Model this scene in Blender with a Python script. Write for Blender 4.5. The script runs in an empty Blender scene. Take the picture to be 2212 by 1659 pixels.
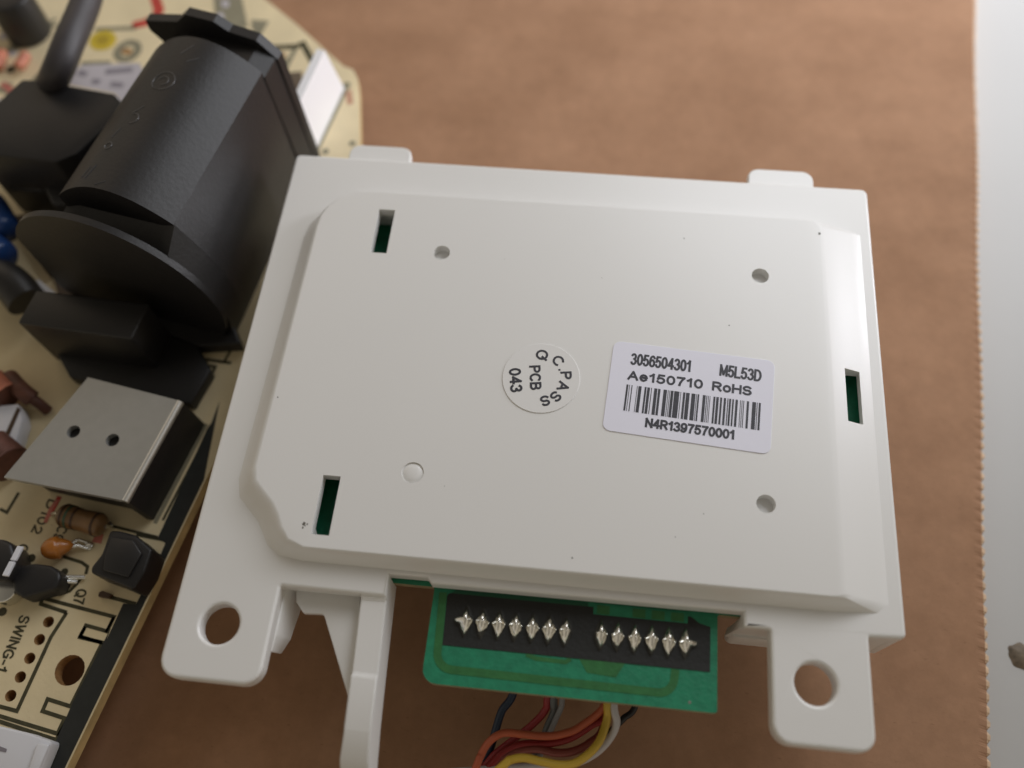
import bpy, bmesh, math, random
from mathutils import Matrix, Vector, noise
random.seed(7)
S = 0.001                      # everything below is written in millimetres, built in metres
sc = bpy.context.scene
col = sc.collection

# ------------------------------------------------------------------ camera
CZ = 129.0                     # camera height above the cardboard (mm)
RC = [[0.994005723765545, 0.1045713260152596, -0.03189763152250481],
      [0.07962338151577299, -0.8923670940549335, -0.44423089330206034],
      [-0.07491821031851244, 0.43902825333156315, -0.8953443217775536]]
FPX = 1924.4
cam_d = bpy.data.cameras.new('camera')
cam = bpy.data.objects.new('camera', cam_d); col.objects.link(cam)
m = Matrix.Identity(4)
for i in range(3):
    m[i][0] = RC[0][i]; m[i][1] = -RC[1][i]; m[i][2] = -RC[2][i]
m[2][3] = CZ * S
cam.matrix_world = m
cam_d.sensor_width = 36.0
cam_d.lens = 36.0 * FPX / 2212.0
cam_d.clip_start = 0.005; cam_d.clip_end = 20
cam_d.dof.use_dof = True
cam_d.dof.focus_distance = 0.114
cam_d.dof.aperture_fstop = 11.0
sc.camera = cam

# ------------------------------------------------------------------ room light
w = bpy.data.worlds.new('World'); sc.world = w; w.use_nodes = True
bg = w.node_tree.nodes['Background']
# the room: dim above (the photographer leans over the table), lighter walls all round
wn = w.node_tree.nodes; wl = w.node_tree.links
wtc = wn.new('ShaderNodeTexCoord'); wsx = wn.new('ShaderNodeSeparateXYZ'); wl.new(wtc.outputs['Generated'], wsx.inputs[0])
wmr = wn.new('ShaderNodeMapRange'); wmr.inputs[1].default_value = 0.0; wmr.inputs[2].default_value = 1.0
wmr.inputs[3].default_value = 0.48; wmr.inputs[4].default_value = 0.11
wl.new(wsx.outputs['Z'], wmr.inputs[0]); wl.new(wmr.outputs[0], bg.inputs[1])
bg.inputs[0].default_value = (1.0, 0.885, 0.715, 1)

def area(name, loc, tgt, size, energy, color):
    l = bpy.data.lights.new(name, 'AREA'); l.shape = 'RECTANGLE'
    l.size = size[0]; l.size_y = size[1]; l.energy = energy; l.color = color
    o = bpy.data.objects.new(name, l); col.objects.link(o)
    o.location = loc
    o.rotation_euler = (Vector(tgt) - Vector(loc)).to_track_quat('-Z', 'Y').to_euler()
    return o
CEN = Vector((0, .06, .01))
def polar(dist, az, el):
    az = math.radians(az); el = math.radians(el)
    return CEN + Vector((math.cos(az) * math.cos(el), math.sin(az) * math.cos(el), math.sin(el))) * dist
area('window_light', polar(.32, 60, 40), (-.01, .17, .02), (0.22, 0.20), 0.56, (0.97, 1.0, 1.06))
area('side_fill_light', polar(.32, 32, 16), (.02, .42, .14), (0.14, 0.14), 1.15, (0.98, 0.98, 1.06))  # added side lamp, aimed up and away so the near side stays darker
area('warm_fill_light', polar(.8, 130, 38), CEN, (0.4, 0.4), 0.22, (1.30, 1.0, 0.72))  # weak warm fill lamp, added to lift the far left tones
sc.view_settings.view_transform = 'Standard'
sc.view_settings.look = 'None'
sc.view_settings.exposure = 0.0
sc.view_settings.gamma = 1.0

# ------------------------------------------------------------------ helpers
def U(x, y, z):
    """pixel of the 2212 x 1659 overview -> point on the horizontal plane at height z (mm)"""
    p = (x - 1106.0, y - 829.5, FPX)
    d = [sum(RC[k][i] * p[k] for k in range(3)) for i in range(3)]
    t = (z - CZ) / d[2]
    return Vector((d[0] * t, d[1] * t, z))

def mat(name, color, rough=0.5, metal=0.0, spec=0.5, bump=0.0, bscale=300.0, vary=0.0, vscale=40.0, speck=None, coat=0.0, trans=0.0):
    m = bpy.data.materials.new(name); m.use_nodes = True
    nt = m.node_tree; N = nt.nodes; L = nt.links
    b = N['Principled BSDF']
    b.inputs['Roughness'].default_value = rough
    b.inputs['Metallic'].default_value = metal
    b.inputs['Specular IOR Level'].default_value = spec
    b.inputs['Coat Weight'].default_value = coat
    b.inputs['Base Color'].default_value = (*color, 1)
    tc = N.new('ShaderNodeTexCoord')
    last = None
    if vary > 0:
        n = N.new('ShaderNodeTexNoise'); n.inputs['Scale'].default_value = vscale; n.inputs['Detail'].default_value = 5
        L.new(tc.outputs['Object'], n.inputs['Vector'])
        r = N.new('ShaderNodeMapRange'); r.inputs[1].default_value = 0.3; r.inputs[2].default_value = 0.7
        r.inputs[3].default_value = 1 - vary; r.inputs[4].default_value = 1 + vary
        L.new(n.outputs['Fac'], r.inputs[0])
        mx = N.new('ShaderNodeVectorMath'); mx.operation = 'SCALE'; mx.inputs[0].default_value = color
        L.new(r.outputs[0], mx.inputs['Scale']); last = mx.outputs[0]
    if speck:
        sscale, thr, scol = speck
        n2 = N.new('ShaderNodeTexNoise'); n2.inputs['Scale'].default_value = sscale; n2.inputs['Detail'].default_value = 2
        L.new(tc.outputs['Object'], n2.inputs['Vector'])
        r2 = N.new('ShaderNodeMapRange'); r2.inputs[1].default_value = thr; r2.inputs[2].default_value = thr + 0.03
        L.new(n2.outputs['Fac'], r2.inputs[0])
        mm = N.new('ShaderNodeMix'); mm.data_type = 'RGBA'
        L.new(r2.outputs[0], mm.inputs[0])
        if last: L.new(last, mm.inputs[6])
        else: mm.inputs[6].default_value = (*color, 1)
        mm.inputs[7].default_value = (*scol, 1); last = mm.outputs[2]
    if last: L.new(last, b.inputs['Base Color'])
    if bump > 0:
        n3 = N.new('ShaderNodeTexNoise'); n3.inputs['Scale'].default_value = bscale; n3.inputs['Detail'].default_value = 4
        L.new(tc.outputs['Object'], n3.inputs['Vector'])
        bp = N.new('ShaderNodeBump'); bp.inputs['Strength'].default_value = bump; bp.inputs['Distance'].default_value = 0.0001
        L.new(n3.outputs['Fac'], bp.inputs['Height']); L.new(bp.outputs[0], b.inputs['Normal'])
    if trans: b.inputs['Transmission Weight'].default_value = trans
    return m

M = {}
M['white'] = mat('white_plastic', (0.78, 0.775, 0.755), 0.34, spec=0.8, bump=0.05, bscale=2500, vary=0.012, vscale=25, speck=(260, 0.80, (0.35, 0.3, 0.25)))
M['sticker'] = mat('clear_sticker', (0.79, 0.785, 0.77), 0.28, bump=0.1, bscale=500)
M['paper'] = mat('label_paper', (0.80, 0.80, 0.90), 0.5, vary=0.01, bump=0.1, bscale=900)
M['ink'] = mat('ink', (0.035, 0.035, 0.045), 0.5, vary=0.25, vscale=1500)
M['green'] = mat('green_solder_mask', (0.018, 0.22, 0.115), 0.4, bump=0.5, bscale=2600, vary=0.14, vscale=900)
M['green2'] = mat('green_over_copper', (0.035, 0.16, 0.05), 0.36, bump=0.4, bscale=2600, vary=0.14, vscale=900)
M['green3'] = mat('dark_green_gap', (0.006, 0.085, 0.04), 0.45, vary=0.1, vscale=900)
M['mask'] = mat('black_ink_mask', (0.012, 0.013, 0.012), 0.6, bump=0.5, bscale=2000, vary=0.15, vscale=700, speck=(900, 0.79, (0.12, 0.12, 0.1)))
M['fr4'] = mat('board_edge_fibre', (0.32, 0.26, 0.15), 0.8, bump=0.6, bscale=1800, vary=0.15, vscale=500)
M['solder'] = mat('solder', (0.88, 0.87, 0.82), 0.10, metal=1.0, bump=0.35, bscale=1500)
M['fr1'] = mat('beige_board', (0.78, 0.66, 0.42), 0.55, bump=0.5, bscale=1500, vary=0.07, vscale=160, speck=(700, 0.76, (0.25, 0.19, 0.10)))
M['fr1e'] = mat('beige_board_edge', (0.62, 0.46, 0.22), 0.8, bump=0.8, bscale=1500, vary=0.2, vscale=300)
M['silk'] = mat('olive_black_print', (0.055, 0.05, 0.022), 0.6, vary=0.3, vscale=1200)
M['band'] = mat('black_edge_print', (0.02, 0.022, 0.02), 0.6, vary=0.15, vscale=600)
M['black'] = mat('black_plastic', (0.014, 0.0132, 0.0135), 0.46, spec=0.45, bump=0.35, bscale=1600, vary=0.12, vscale=80)
M['blackg'] = mat('black_gloss', (0.016, 0.015, 0.015), 0.42, spec=0.5, bump=0.2, bscale=900)
M['mark'] = mat('moulded_mark', (0.045, 0.045, 0.047), 0.35)
M['cable'] = mat('dark_grey_cable', (0.045, 0.04, 0.042), 0.5, vary=0.15, vscale=120, bump=0.3, bscale=800)
M['alu'] = mat('brushed_aluminium', (0.42, 0.42, 0.40), 0.42, metal=0.55, bump=0.05, bscale=1600, vary=0.03, vscale=700, speck=(500, 0.80, (0.2, 0.2, 0.18)))
M['alu_highlight'] = mat('highlit_bent_aluminium', (0.95, 0.95, 0.93), 0.28, metal=0.9)  # highlight along the bend put into a paler metal colour
M['hole'] = mat('drilled_hole', (0.05, 0.035, 0.02), 0.8)
M['holewall'] = mat('drilled_wall', (0.35, 0.19, 0.07), 0.8, vary=0.2, vscale=900, bump=0.8, bscale=1500)
M['brown'] = mat('brown_resistor', (0.20, 0.11, 0.045), 0.35, vary=0.2, vscale=400)
M['bandg'] = mat('green_band', (0.05, 0.09, 0.05), 0.4)
M['bandb'] = mat('dark_brown_band', (0.06, 0.03, 0.015), 0.4)
M['orange'] = mat('orange_dip', (0.42, 0.15, 0.025), 0.25, bump=0.3, bscale=400)
M['blue'] = mat('blue_dip', (0.012, 0.045, 0.16), 0.35)
M['copper'] = mat('copper_winding', (0.55, 0.20, 0.12), 0.55, metal=0.0, vary=.25, vscale=500)
M['copperd'] = mat('dark_red_winding', (0.12, 0.045, 0.028), 0.6, vary=.3, vscale=500)
M['nylon'] = mat('white_nylon', (0.74, 0.75, 0.80), 0.45, vary=0.02)
M['redpen'] = mat('red_marker', (0.50, 0.05, 0.035), 0.6, vary=0.3, vscale=250)
M['pinkpen'] = mat('pink_marker', (0.52, 0.17, 0.13), 0.6, vary=0.25, vscale=250)
M['yellow'] = mat('yellow_dot', (0.62, 0.46, 0.03), 0.55, vary=0.12, vscale=200)
M['printgrey'] = mat('grey_print', (0.25, 0.23, 0.155), 0.6, vary=0.1, vscale=200)
M['labelw'] = mat('pale_label', (0.50, 0.47, 0.50), 0.55, vary=0.06, vscale=200)
M['labelt'] = mat('grey_letters', (0.24, 0.22, 0.25), 0.6)
M['lead'] = mat('tinned_lead', (0.75, 0.75, 0.72), 0.25, metal=1.0)

def finish(name, me, mats, parent=None, smooth=None, wn=False):
    o = bpy.data.objects.new(name, me); col.objects.link(o)
    for mm in (mats if isinstance(mats, (list, tuple)) else [mats]):
        me.materials.append(mm)
    if smooth is not None:
        me.polygons.foreach_set('use_smooth', [True] * len(me.polygons))
        me.set_sharp_from_angle(angle=math.radians(smooth))
    if wn:
        wm = o.modifiers.new('weighted', 'WEIGHTED_NORMAL'); wm.weight = 100; wm.keep_sharp = True
    if parent is not None:
        for v in me.vertices: v.co -= parent.location
        o.parent = parent
    return o

def bm_obj(name, bm, mats, parent=None, smooth=None, wn=False):
    """bm is in millimetres, world coordinates"""
    for v in bm.verts: v.co *= S
    bmesh.ops.recalc_face_normals(bm, faces=bm.faces)
    me = bpy.data.meshes.new(name); bm.to_mesh(me); bm.free()
    return finish(name, me, mats, parent, smooth, wn)

def root(name, label, cat, loc, group=None):
    o = bpy.data.objects.new(name, None); col.objects.link(o)
    o.empty_display_size = 0.004
    o.location = Vector(loc) * S
    o['label'] = label; o['category'] = cat
    if group: o['group'] = group
    return o

def tag(o, label=None, cat=None, group=None, kind=None):
    if label: o['label'] = label
    if cat: o['category'] = cat
    if group: o['group'] = group
    if kind: o['kind'] = kind
    return o

def prism_bm(pts, z0, z1, bevel=0.0, seg=2, bm=None, top=None):
    """pts: list of (x, y); z may be scalars; top: optional other outline for the top"""
    own = bm is None
    b = bmesh.new()
    top = top or pts
    lo = [b.verts.new((p[0], p[1], z0)) for p in pts]
    hi = [b.verts.new((p[0], p[1], z1)) for p in top]
    n = len(pts)
    b.faces.new(lo[::-1]); b.faces.new(hi)
    for i in range(n):
        b.faces.new((lo[i], lo[(i + 1) % n], hi[(i + 1) % n], hi[i]))
    bmesh.ops.recalc_face_normals(b, faces=b.faces)
    if bevel > 0:
        bmesh.ops.bevel(b, geom=list(b.edges), offset=bevel, segments=seg, affect='EDGES', profile=0.5, clamp_overlap=True)
    if own: return b
    me = bpy.data.meshes.new('t'); b.to_mesh(me); b.free(); bm.from_mesh(me); bpy.data.meshes.remove(me)
    return bm

def box(x0, x1, y0, y1): return [(x0, y0), (x1, y0), (x1, y1), (x0, y1)]
def circ(cx, cy, r, n=32, rx=None): return [(cx + (rx or r) * math.cos(2 * math.pi * i / n), cy + r * math.sin(2 * math.pi * i / n)) for i in range(n)]
def D(pts, z): return [tuple(U(x, y, z)[:2]) for x, y in pts]

def roundpoly(pts, seg=6):
    out = []
    n = len(pts)
    for i, p in enumerate(pts):
        r = p[2] if len(p) > 2 else 0
        P = Vector(p[:2]); A = Vector(pts[i - 1][:2]); B = Vector(pts[(i + 1) % n][:2])
        if r <= 0: out.append((P.x, P.y)); continue
        a = (A - P).normalized(); b = (B - P).normalized()
        ang = a.angle(b); d = r / math.tan(ang / 2)
        c = P + (a + b).normalized() * (r / math.sin(ang / 2))
        s = P + a * d - c; e = P + b * d - c
        a0 = math.atan2(s.y, s.x); a1 = math.atan2(e.y, e.x)
        da = (a1 - a0 + math.pi) % (2 * math.pi) - math.pi
        for k in range(seg + 1):
            t = a0 + da * k / seg
            out.append((c.x + r * math.cos(t), c.y + r * math.sin(t)))
    return out

def curve_plate(outlines, zmid, half, bev, res=3):
    """rounded plate with holes -> mesh in mm"""
    cu = bpy.data.curves.new('t', 'CURVE'); cu.dimensions = '2D'; cu.fill_mode = 'BOTH'
    cu.extrude = half - bev; cu.bevel_depth = bev; cu.bevel_resolution = res; cu.offset = -bev
    for o in outlines:
        sp = cu.splines.new('POLY'); sp.points.add(len(o) - 1); sp.use_cyclic_u = True
        for i, p in enumerate(o): sp.points[i].co = (p[0], p[1], 0, 1)
    ob = bpy.data.objects.new('t', cu); col.objects.link(ob)
    dg = bpy.context.evaluated_depsgraph_get()
    me = bpy.data.meshes.new_from_object(ob.evaluated_get(dg))
    bm = bmesh.new(); bm.from_mesh(me)
    bmesh.ops.remove_doubles(bm, verts=bm.verts, dist=0.0005)
    for v in bm.verts: v.co.z += zmid
    bpy.data.objects.remove(ob); bpy.data.curves.remove(cu); bpy.data.meshes.remove(me)
    return bm

def boolean(bm, cutters):
    me = bpy.data.meshes.new('t'); bm.to_mesh(me); bm.free()
    ob = bpy.data.objects.new('t', me); col.objects.link(ob); tmp = []
    for c in cutters:
        m2 = bpy.data.meshes.new('c'); c.to_mesh(m2); c.free()
        co = bpy.data.objects.new('c', m2); col.objects.link(co); tmp.append(co)
        md = ob.modifiers.new('b', 'BOOLEAN'); md.operation = 'DIFFERENCE'; md.solver = 'EXACT'; md.object = co
    dg = bpy.context.evaluated_depsgraph_get()
    r = bpy.data.meshes.new_from_object(ob.evaluated_get(dg))
    out = bmesh.new(); out.from_mesh(r)
    bpy.data.objects.remove(ob)
    for t in tmp: bpy.data.objects.remove(t)
    bpy.data.meshes.remove(r)
    return out

def _arc(cx, cy, rx, ry, a0, a1, n=14):
    return [(cx + rx * math.cos(math.radians(a0 + (a1 - a0) * i / n)), cy + ry * math.sin(math.radians(a0 + (a1 - a0) * i / n))) for i in range(n + 1)]
G = {
 '0': (.50, [_arc(.25, .5, .25, .5, 90, 450, 26)]),
 '1': (.34, [[(.02, .74), (.16, .84), (.26, 1.0), (.26, 0)]]),
 '2': (.50, [_arc(.25, .73, .24, .27, 165, -25, 14) + [(.36, .42), (.0, 0), (.5, 0)]]),
 '3': (.50, [_arc(.23, .75, .22, .25, 155, -75, 14), _arc(.23, .265, .26, .265, 75, -155, 16)]),
 '4': (.54, [[(.40, 0), (.40, 1), (.0, .28), (.56, .28)]]),
 '5': (.50, [[(.46, 1), (.10, 1), (.03, .50)] + _arc(.23, .315, .26, .315, 140, -155, 16)]),
 '6': (.50, [_arc(.25, .31, .25, .31, 90, 450, 22), _arc(.29, .55, .28, .45, 40, 190, 14)]),
 '7': (.50, [[(.0, 1), (.5, 1), (.33, .66), (.22, .33), (.17, 0)]]),
 '8': (.50, [_arc(.25, .75, .205, .25, 90, 450, 20), _arc(.25, .26, .25, .26, 90, 450, 20)]),
 '9': (.50, [_arc(.25, .69, .25, .31, 90, 450, 22), _arc(.21, .45, .28, .45, -140, 10, 14)]),
 'A': (.66, [[(.0, 0), (.33, 1), (.66, 0)], [(.13, .34), (.53, .34)]]),
 'B': (.56, [[(.30, .53), (0, .53), (0, 1), (.30, 1)] + _arc(.30, .765, .21, .235, 90, -90, 10), [(0, .53), (0, 0), (.30, 0)] + _arc(.30, .265, .25, .265, -90, 90, 10)]),
 'C': (.64, [_arc(.34, .5, .34, .5, 48, 312, 22)]),
 'D': (.60, [[(0, 0), (0, 1), (.24, 1)] + _arc(.24, .5, .36, .5, 90, -90, 16) + [(0, 0)]]),
 'G': (.70, [_arc(.35, .5, .35, .5, 45, 318, 22) + [(.66, .12), (.66, .46), (.40, .46)]]),
 'H': (.58, [[(0, 0), (0, 1)], [(.58, 0), (.58, 1)], [(0, .53), (.58, .53)]]),
 'I': (.06, [[(.03, 0), (.03, 1)]]),
 'L': (.48, [[(0, 1), (0, 0), (.48, 0)]]),
 'M': (.68, [[(0, 0), (0, 1), (.34, .1), (.68, 1), (.68, 0)]]),
 'N': (.58, [[(0, 0), (0, 1), (.58, 0), (.58, 1)]]),
 'P': (.54, [[(0, 0), (0, 1), (.29, 1)] + _arc(.29, .74, .25, .26, 90, -90, 10) + [(0, .48)]]),
 'Q': (.70, [_arc(.35, .5, .35, .5, 90, 450, 26), [(.40, .26), (.68, -.06)]]),
 'R': (.60, [[(0, 0), (0, 1), (.32, 1)] + _arc(.32, .745, .25, .255, 90, -90, 10) + [(0, .49)], [(.30, .49), (.60, 0)]]),
 'S': (.56, [_arc(.28, .745, .26, .255, 25, 262, 14)[:-1] + _arc(.28, .262, .28, .262, 82, -158, 14)]),
 'W': (.90, [[(0, 1), (.22, 0), (.45, .95), (.68, 0), (.9, 1)]]),
 'e': (.46, [[(.01, .385), (.45, .385)], _arc(.23, .365, .23, .365, 3, 322, 20)]),
 'o': (.48, [_arc(.24, .365, .24, .365, 90, 450, 22)]),
 '-': (.30, [[(0, .38), (.3, .38)]]),
 '.': (.10, [[(.0, .06), (.1, .06)]]),
 ' ': (.22, []),
}
def text(name, body, p0, p1, h, z, material, parent, wd=.17, lift=0.02):
    """flat printed lettering drawn with strokes: left baseline end p0, right baseline end p1 (mm), cap height h, stroke weight wd (share of h)"""
    gap = .24; X = 0; strokes = []
    for chh in body:
        w_, st = G[chh]
        for q in st:
            q = [p for k, p in enumerate(q) if k == 0 or (Vector(p) - Vector(q[k - 1])).length > 1e-3]
            cur = [q[0]]
            for k in range(1, len(q)):
                cur.append(q[k])
                if k < len(q) - 1:
                    u1 = Vector(q[k]) - Vector(q[k - 1]); u2 = Vector(q[k + 1]) - Vector(q[k])
                    if u1.angle(u2) > 0.7: strokes.append([(X + x, y) for x, y in cur]); cur = [q[k]]
            strokes.append([(X + x, y) for x, y in cur])
        X += w_ + gap
    X -= gap
    p0 = Vector(p0[:2]); p1 = Vector(p1[:2]); d = p1 - p0; L = d.length; d.normalize(); n = Vector((-d.y, d.x))
    sw = wd * h
    bm = bmesh.new()
    for i, q in enumerate(strokes):
        P = []
        for x, y in q:
            P.append(p0 + d * (sw / 2 + x / X * (L - sw)) + n * (sw / 2 + y * (h - sw)))
        zz = z + lift + 0.003 * (i % 5)
        closed = len(q) > 12 and (Vector(q[0]) - Vector(q[-1])).length < 1e-4
        if closed: P = P[:-1]
        m_ = len(P); rows = []
        for k in range(m_):
            a = P[k - 1] if (k > 0 or closed) else None; c = P[(k + 1) % m_] if (k < m_ - 1 or closed) else None
            d1 = (P[k] - a).normalized() if a is not None else None; d2 = (c - P[k]).normalized() if c is not None else None
            if d1 is None: d1 = d2
            if d2 is None: d2 = d1
            t_ = d1 + d2
            if t_.length < .3: t_ = Vector((-d1.y, d1.x))
            nn = Vector((-t_.y, t_.x)).normalized()
            kk = 1 / max(0.5, abs(nn.dot(Vector((-d1.y, d1.x)))))
            e0 = (P[k] + nn * sw / 2 * kk); e1 = (P[k] - nn * sw / 2 * kk)
            if a is None: e0 -= d1 * sw * .42; e1 -= d1 * sw * .42
            if c is None: e0 += d1 * sw * .42; e1 += d1 * sw * .42
            rows.append((bm.verts.new((e0.x, e0.y, zz)), bm.verts.new((e1.x, e1.y, zz))))
        for k in range(m_ if closed else m_ - 1):
            A_, B_ = rows[k], rows[(k + 1) % m_]
            bm.faces.new((A_[0], A_[1], B_[1], B_[0]))
    for v in bm.verts: v.co *= S
    for f in bm.faces:
        f.normal_update()
        if f.normal.z < 0: f.normal_flip()
    me = bpy.data.meshes.new(name); bm.to_mesh(me); bm.free()
    return finish(name, me, material, parent)

def ribbon_bm(pts, width, z, t=0.05, closed=False, bm=None):
    """flat printed line through pts (mm)"""
    b = bm or bmesh.new()
    P = [Vector(p[:2]) for p in pts]; n = len(P); L = []; R = []
    for i in range(n):
        a = P[i - 1] if (i > 0 or closed) else None; c = P[(i + 1) % n] if (i < n - 1 or closed) else None
        d1 = (P[i] - a).normalized() if a is not None else None; d2 = (c - P[i]).normalized() if c is not None else None
        if d1 is None: d1 = d2
        if d2 is None: d2 = d1
        nn = Vector((-(d1 + d2).y, (d1 + d2).x)).normalized()
        k = 1 / max(0.45, nn.dot(Vector((-d1.y, d1.x))))
        L.append(P[i] + nn * width / 2 * k); R.append(P[i] - nn * width / 2 * k)
    lt = [b.verts.new((p.x, p.y, z + t)) for p in L]; rt = [b.verts.new((p.x, p.y, z + t)) for p in R]
    lb = [b.verts.new((p.x, p.y, z)) for p in L]; rb = [b.verts.new((p.x, p.y, z)) for p in R]
    rng = range(n) if closed else range(n - 1)
    for i in rng:
        j = (i + 1) % n
        b.faces.new((lt[i], rt[i], rt[j], lt[j])); b.faces.new((lt[i], lt[j], lb[j], lb[i])); b.faces.new((rt[j], rt[i], rb[i], rb[j]))
    return b

def smooth_path(pts, sub=8):
    out = []
    n = len(pts)
    for i in range(n - 1):
        p0 = pts[max(0, i - 1)]; p1 = pts[i]; p2 = pts[i + 1]; p3 = pts[min(n - 1, i + 2)]
        for k in range(sub):
            t = k / sub
            out.append(0.5 * ((2 * p1) + (-p0 + p2) * t + (2 * p0 - 5 * p1 + 4 * p2 - p3) * t * t + (-p0 + 3 * p1 - 3 * p2 + p3) * t ** 3))
    out.append(pts[-1].copy()); return out

def tube_bm(path, r, n=12, bm=None, flat=1.0):
    b = bm or bmesh.new(); rings = []
    prev = None
    for i, p in enumerate(path):
        d = (path[min(i + 1, len(path) - 1)] - path[max(i - 1, 0)]).normalized()
        if prev is None: a = d.cross(Vector((0, 0, 1))); a = a if a.length > 1e-3 else Vector((1, 0, 0))
        else: a = prev - d * prev.dot(d)
        a.normalize(); prev = a; c = d.cross(a)
        rr = r(i / (len(path) - 1)) if callable(r) else r
        rings.append([b.verts.new(p + a * rr * math.cos(2 * math.pi * k / n) + c * rr * flat * math.sin(2 * math.pi * k / n)) for k in range(n)])
    for i in range(len(rings) - 1):
        for k in range(n):
            b.faces.new((rings[i][k], rings[i][(k + 1) % n], rings[i + 1][(k + 1) % n], rings[i + 1][k]))
    b.faces.new(rings[0][::-1]); b.faces.new(rings[-1])
    return b

# ------------------------------------------------------------------ table and cardboard
TZ = -3.2
tm = mat('grey_table_laminate', (0.53, 0.53, 0.52), 0.45, bump=0.15, bscale=500, vary=0.03, vscale=18, speck=(330, 0.775, (0.30, 0.30, 0.29)))
t = bm_obj('table', prism_bm(box(-500, 500, -350, 750), TZ - 20, TZ, 2.0), tm); t['kind'] = 'structure'

cb = bpy.data.materials.new('kraft_cardboard'); cb.use_nodes = True
nt = cb.node_tree; N = nt.nodes; L = nt.links; b = N['Principled BSDF']
b.inputs['Roughness'].default_value = 0.82; b.inputs['Specular IOR Level'].default_value = 0.25
tc = N.new('ShaderNodeTexCoord')
n1 = N.new('ShaderNodeTexNoise'); n1.inputs['Scale'].default_value = 60; n1.inputs['Detail'].default_value = 8; n1.inputs['Roughness'].default_value = 0.62
n2 = N.new('ShaderNodeTexNoise'); n2.inputs['Scale'].default_value = 420; n2.inputs['Detail'].default_value = 6; n2.inputs['Roughness'].default_value = 0.7
mp = N.new('ShaderNodeMapping'); mp.inputs['Scale'].default_value = (1.0, 3.2, 1.0); mp.inputs['Rotation'].default_value = (0, 0, 0.9)
n3 = N.new('ShaderNodeTexNoise'); n3.inputs['Scale'].default_value = 900; n3.inputs['Detail'].default_value = 3
L.new(tc.outputs['Object'], n1.inputs['Vector']); L.new(tc.outputs['Object'], n2.inputs['Vector'])
L.new(tc.outputs['Object'], mp.inputs['Vector']); L.new(mp.outputs[0], n3.inputs['Vector'])
cr = N.new('ShaderNodeValToRGB'); cr.color_ramp.elements[0].position = 0.36; cr.color_ramp.elements[0].color = (0.345, 0.192, 0.110, 1)
cr.color_ramp.elements[1].position = 0.66; cr.color_ramp.elements[1].color = (0.42, 0.240, 0.142, 1)
L.new(n1.outputs['Fac'], cr.inputs[0])
cr2 = N.new('ShaderNodeMapRange'); cr2.inputs[1].default_value = 0.3; cr2.inputs[2].default_value = 0.7; cr2.inputs[3].default_value = 0.92; cr2.inputs[4].default_value = 1.07
L.new(n2.outputs['Fac'], cr2.inputs[0])
cr3 = N.new('ShaderNodeMapRange'); cr3.inputs[1].default_value = 0.66; cr3.inputs[2].default_value = 0.76; cr3.inputs[3].default_value = 1.0; cr3.inputs[4].default_value = 0.74
L.new(n3.outputs['Fac'], cr3.inputs[0])
mu = N.new('ShaderNodeMath'); mu.operation = 'MULTIPLY'; L.new(cr2.outputs[0], mu.inputs[0]); L.new(cr3.outputs[0], mu.inputs[1])
vm = N.new('ShaderNodeVectorMath'); vm.operation = 'SCALE'; L.new(cr.outputs[0], vm.inputs[0]); L.new(mu.outputs[0], vm.inputs['Scale'])
wv = N.new('ShaderNodeTexWave'); wv.wave_type = 'BANDS'; wv.bands_direction = 'Y'; wv.inputs['Scale'].default_value = 32; wv.inputs['Distortion'].default_value = 0.6; wv.inputs['Detail'].default_value = 1
L.new(tc.outputs['Object'], wv.inputs['Vector'])
wr = N.new('ShaderNodeMapRange'); wr.inputs[3].default_value = 0.985; wr.inputs[4].default_value = 1.012; L.new(wv.outputs['Fac'], wr.inputs[0])
v2 = N.new('ShaderNodeVectorMath'); v2.operation = 'SCALE'; L.new(vm.outputs[0], v2.inputs[0]); L.new(wr.outputs[0], v2.inputs['Scale'])
L.new(v2.outputs[0], b.inputs['Base Color'])
bp = N.new('ShaderNodeBump'); bp.inputs['Strength'].default_value = 0.5; bp.inputs['Distance'].default_value = 0.00015
L.new(n2.outputs['Fac'], bp.inputs['Height']); L.new(bp.outputs[0], b.inputs['Normal'])
cbe = mat('torn_cardboard_edge', (0.66, 0.47, 0.31), 0.9, vary=0.2, vscale=600, bump=0.8, bscale=1500)

E0 = U(2112, 40, 0); E1 = U(2127, 1300, 0)
ed = Vector((E1 - E0)[:2]).normalized(); en = Vector((-ed.y, ed.x)); en = en if en.x > 0 else -en
bm = bmesh.new()
inner = []; outer = []; low = []
start = Vector(E0[:2]) - ed * 170; total = 520; pitch = 1.70; k = 0; s_ = 0.0
while s_ < total:
    a = 0.10 + 0.12 * random.random()
    wav = 0.35 * math.sin(s_ * 0.021 + 1) + 0.15 * math.sin(s_ * 0.13)
    for fr, amp, zi, zo in ((0.0, -a * .5, -0.10, -0.36), (0.13, -a * 1.2, -0.15, -0.46), (0.27, -a * .4, -0.10, -0.36), (0.46, a, 0.0, -0.15), (0.80, a * .9, 0.0, -0.15)):
        q = start + ed * (s_ + fr * pitch) + en * (wav)
        inner.append((q - en * (0.34 + (0.05 if fr == 0.13 else 0.0)), zi))
        outer.append((q + en * amp, zo)); low.append((q + en * amp * 0.6, TZ + 0.05))
    s_ += pitch * (0.95 + 0.1 * random.random())
iv = [bm.verts.new((p.x, p.y, z)) for p, z in inner]; ov = [bm.verts.new((p.x, p.y, z)) for p, z in outer]; lv = [bm.verts.new((p.x, p.y, z)) for p, z in low]
jv = [bm.verts.new((p.x - en.x * 1.2, p.y - en.y * 1.2, 0)) for p, z in inner]
A0 = bm.verts.new((inner[0][0].x - 420, inner[0][0].y, 0)); A1 = bm.verts.new((inner[-1][0].x - 420, inner[-1][0].y, 0))
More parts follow.
